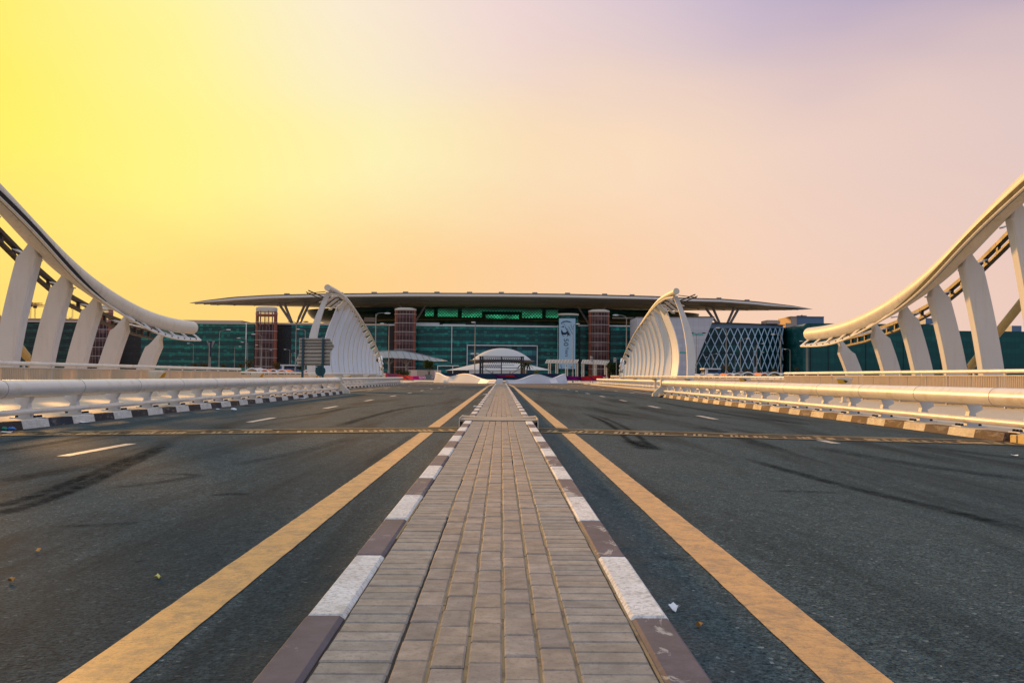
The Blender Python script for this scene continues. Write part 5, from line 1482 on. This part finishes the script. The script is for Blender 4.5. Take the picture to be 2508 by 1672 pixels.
# ================================================================== litter, leaves and a bird
def litter(name, label, px, py, size, mat, kind='crumple', cat='litter', grp=None):
    q = GR(px, py) if kind != 'kerb' else GR(px, py)
    rr = random.Random(int(px*7+py)); m = MB()
    if kind == 'flat':
        n = 4; zz_ = [rr.uniform(.006, .03) for _ in range(9)]
        a_ = rr.uniform(0, 3); rows = []
        for i in range(3):
            rows.append([(q.x+size*((i-1)*math.cos(a_)-(j-1)*.7*math.sin(a_)), q.y+size*((i-1)*math.sin(a_)+(j-1)*.7*math.cos(a_)), q.z+zz_[i*3+j]) for j in range(3)])
        m.loft(rows); b_ = [[(x, y, z-.003) for x, y, z in r] for r in rows]; m.loft(b_[::-1])
    else:
        rows = []
        for i in range(6):
            th = math.pi*i/5; rows.append([(q.x+size*(.15+math.sin(th))*rr.uniform(.6, 1)*math.cos(2*math.pi*k/9), q.y+size*.8*(.15+math.sin(th))*rr.uniform(.6, 1)*math.sin(2*math.pi*k/9), q.z+.01+size*.42*(1-math.cos(th))*rr.uniform(.8, 1)) for k in range(9)])
        m.loft(rows, True, True, True)
    return tag(m.build(name, mat), label, cat, grp)
litter('paper_scrap', 'white scrap of paper tucked against the worn median kerb', 1652, 1497, .022, 'paper', 'flat')
litter('dry_leaf', 'orange dry leaf on the asphalt near the worn median kerb', 1712, 1538, .012, 'leaf_dry', 'flat', 'leaf')
litter('dry_leaf', 'small orange leaf on the dark carriageway, the lower of two', 28, 1427, .014, 'leaf_dry', 'flat', 'leaf')
litter('dry_leaf', 'small brown leaf on the dark carriageway, the upper of two', 92, 1353, .014, 'leaf_dry', 'flat', 'leaf')
litter('yellow_leaf', 'yellow leaf on the asphalt beside the yellow line', 386, 1418, .016, 'leaf_yellow', 'flat', 'leaf')
litter('plastic_bag', 'crumpled blue and white plastic bag against the black and white kerb', 537, 994, .14, 'plastic_blue')
litter('paper_cup', 'white crumpled cup on the road below the black and white kerb', 572, 1006, .09, 'paper')
litter('paper_scrap', 'white scrap just below the crumpled blue bag', 534, 1003, .07, 'paper', 'flat')
litter('plastic_bag', 'crumpled blue bag against the black and white kerb near the barrier end post', 760, 970, .12, 'plastic_blue')
litter('paper_scrap', 'pale flattened carton on the road near the barrier end post', 738, 976, .16, 'paper', 'flat')
litter('plastic_bag', 'dark flattened bag on the road below the black and white kerb', 604, 994, .14, 'black', 'flat')
litter('plastic_bag', 'green crumpled bag at the black kerb end of the bridge joint', 6, 1056, .09, 'plastic_green')
litter('plastic_bag', 'blue crumpled bag at the black kerb end of the bridge joint', 28, 1055, .08, 'plastic_blue')
litter('paper_scrap', 'white scrap at the black kerb end of the bridge joint', 16, 1060, .09, 'paper', 'flat')
litter('paper_scrap', 'white scrap under the kerb beside a white block', 208, 1035, .12, 'paper', 'flat')
litter('plastic_bottle', 'crushed blue bottle by the tiled gap in the brown kerb', 2466, 1076, .08, 'plastic_blue')
litter('paper_scrap', 'pinkish scrap below the brown and cream kerb', 2168, 1039, .10, 'beige', 'flat')
litter('paper_scrap', 'white scrap on the asphalt off the brown and cream kerb', 2112, 1039, .06, 'paper', 'flat')
litter('paper_scrap', 'white scrap on the open asphalt past the bridge joint', 2485, 1117, .06, 'paper', 'flat')
litter('paper_cup', 'white cup beside the median kerb past the cover plate', 1164, 998, .06, 'paper')
litter('paper_scrap', 'white scrap beside the distant median kerb', 1188, 966, .09, 'paper', 'flat')
# tile blocks in the kerb gap at the right end of the joint
t = thing('tile_block', 'small yellow tiled block in the kerb gap at the bridge joint', 'tile block', (8.5, 15.4, zroad(8.5)))
m = MB(); m.chamf(8.40, 15.02, zroad(8.5)-.02, 8.64, 15.26, .0, .012); m.chamf(8.40, 15.30, zroad(8.5)-.02, 8.64, 15.54, .0, .012); m.chamf(8.40, 15.60, zroad(8.5)-.02, 8.64, 15.78, -.01, .012); m.build('tiles', pm('tile_yellow', (.60, .42, .16), .6, var=.2, scale=6, dirt=(.2, .12, .05), damt=.6), t)
m = MB(); m.chamf(-8.64, 15.02, zroad(8.5)-.02, -8.40, 15.9, -.02, .02); tag(m.build('kerb_stub', 'concrete'), 'grey concrete kerb stub at the black kerb end of the bridge joint', 'kerb stub')
# pigeon
q = GR(1620, 975.5); s_ = .13
m = MB()
body = [((-.85, 0, .55), .10), ((-.55, 0, .62), .26), ((0, 0, .74), .46), ((.45, 0, .86), .40), ((.68, 0, 1.06), .24), ((.80, 0, 1.28), .20), ((.90, 0, 1.36), .19), ((1.04, 0, 1.33), .07), ((1.20, 0, 1.28), .02)]
m.tube([(q.x+x*s_, q.y+y*s_, q.z+z*s_) for (x, y, z), r in body], [r*s_ for p, r in body], 12)
bird = thing('pigeon', 'dark pigeon walking near the end post of the sunlit barrier', 'bird', (q.x, q.y, q.z))
m.build('body', 'feather', bird, 60)
m = MB(); m.hexa([(q.x+a*s_, q.y+b*s_, q.z+c*s_) for a, b, c in ((-1.5, -.18, .42), (-.6, -.22, .52), (-.6, .22, .52), (-1.5, .18, .42), (-1.5, -.16, .48), (-.6, -.18, .72), (-.6, .18, .72), (-1.5, .16, .48))]); m.build('tail', 'feather', bird)
for sg in (-1, 1):
    m = MB(); m.tube([(q.x+(.05+.12*sg)*s_, q.y+.16*sg*s_, q.z+.45*s_), (q.x+(.0+.16*sg)*s_, q.y+.17*sg*s_, q.z+.05*s_), (q.x+(.26+.16*sg)*s_, q.y+.17*sg*s_, q.z+.02*s_)], .05*s_, 6); m.build('leg', 'crane', bird)
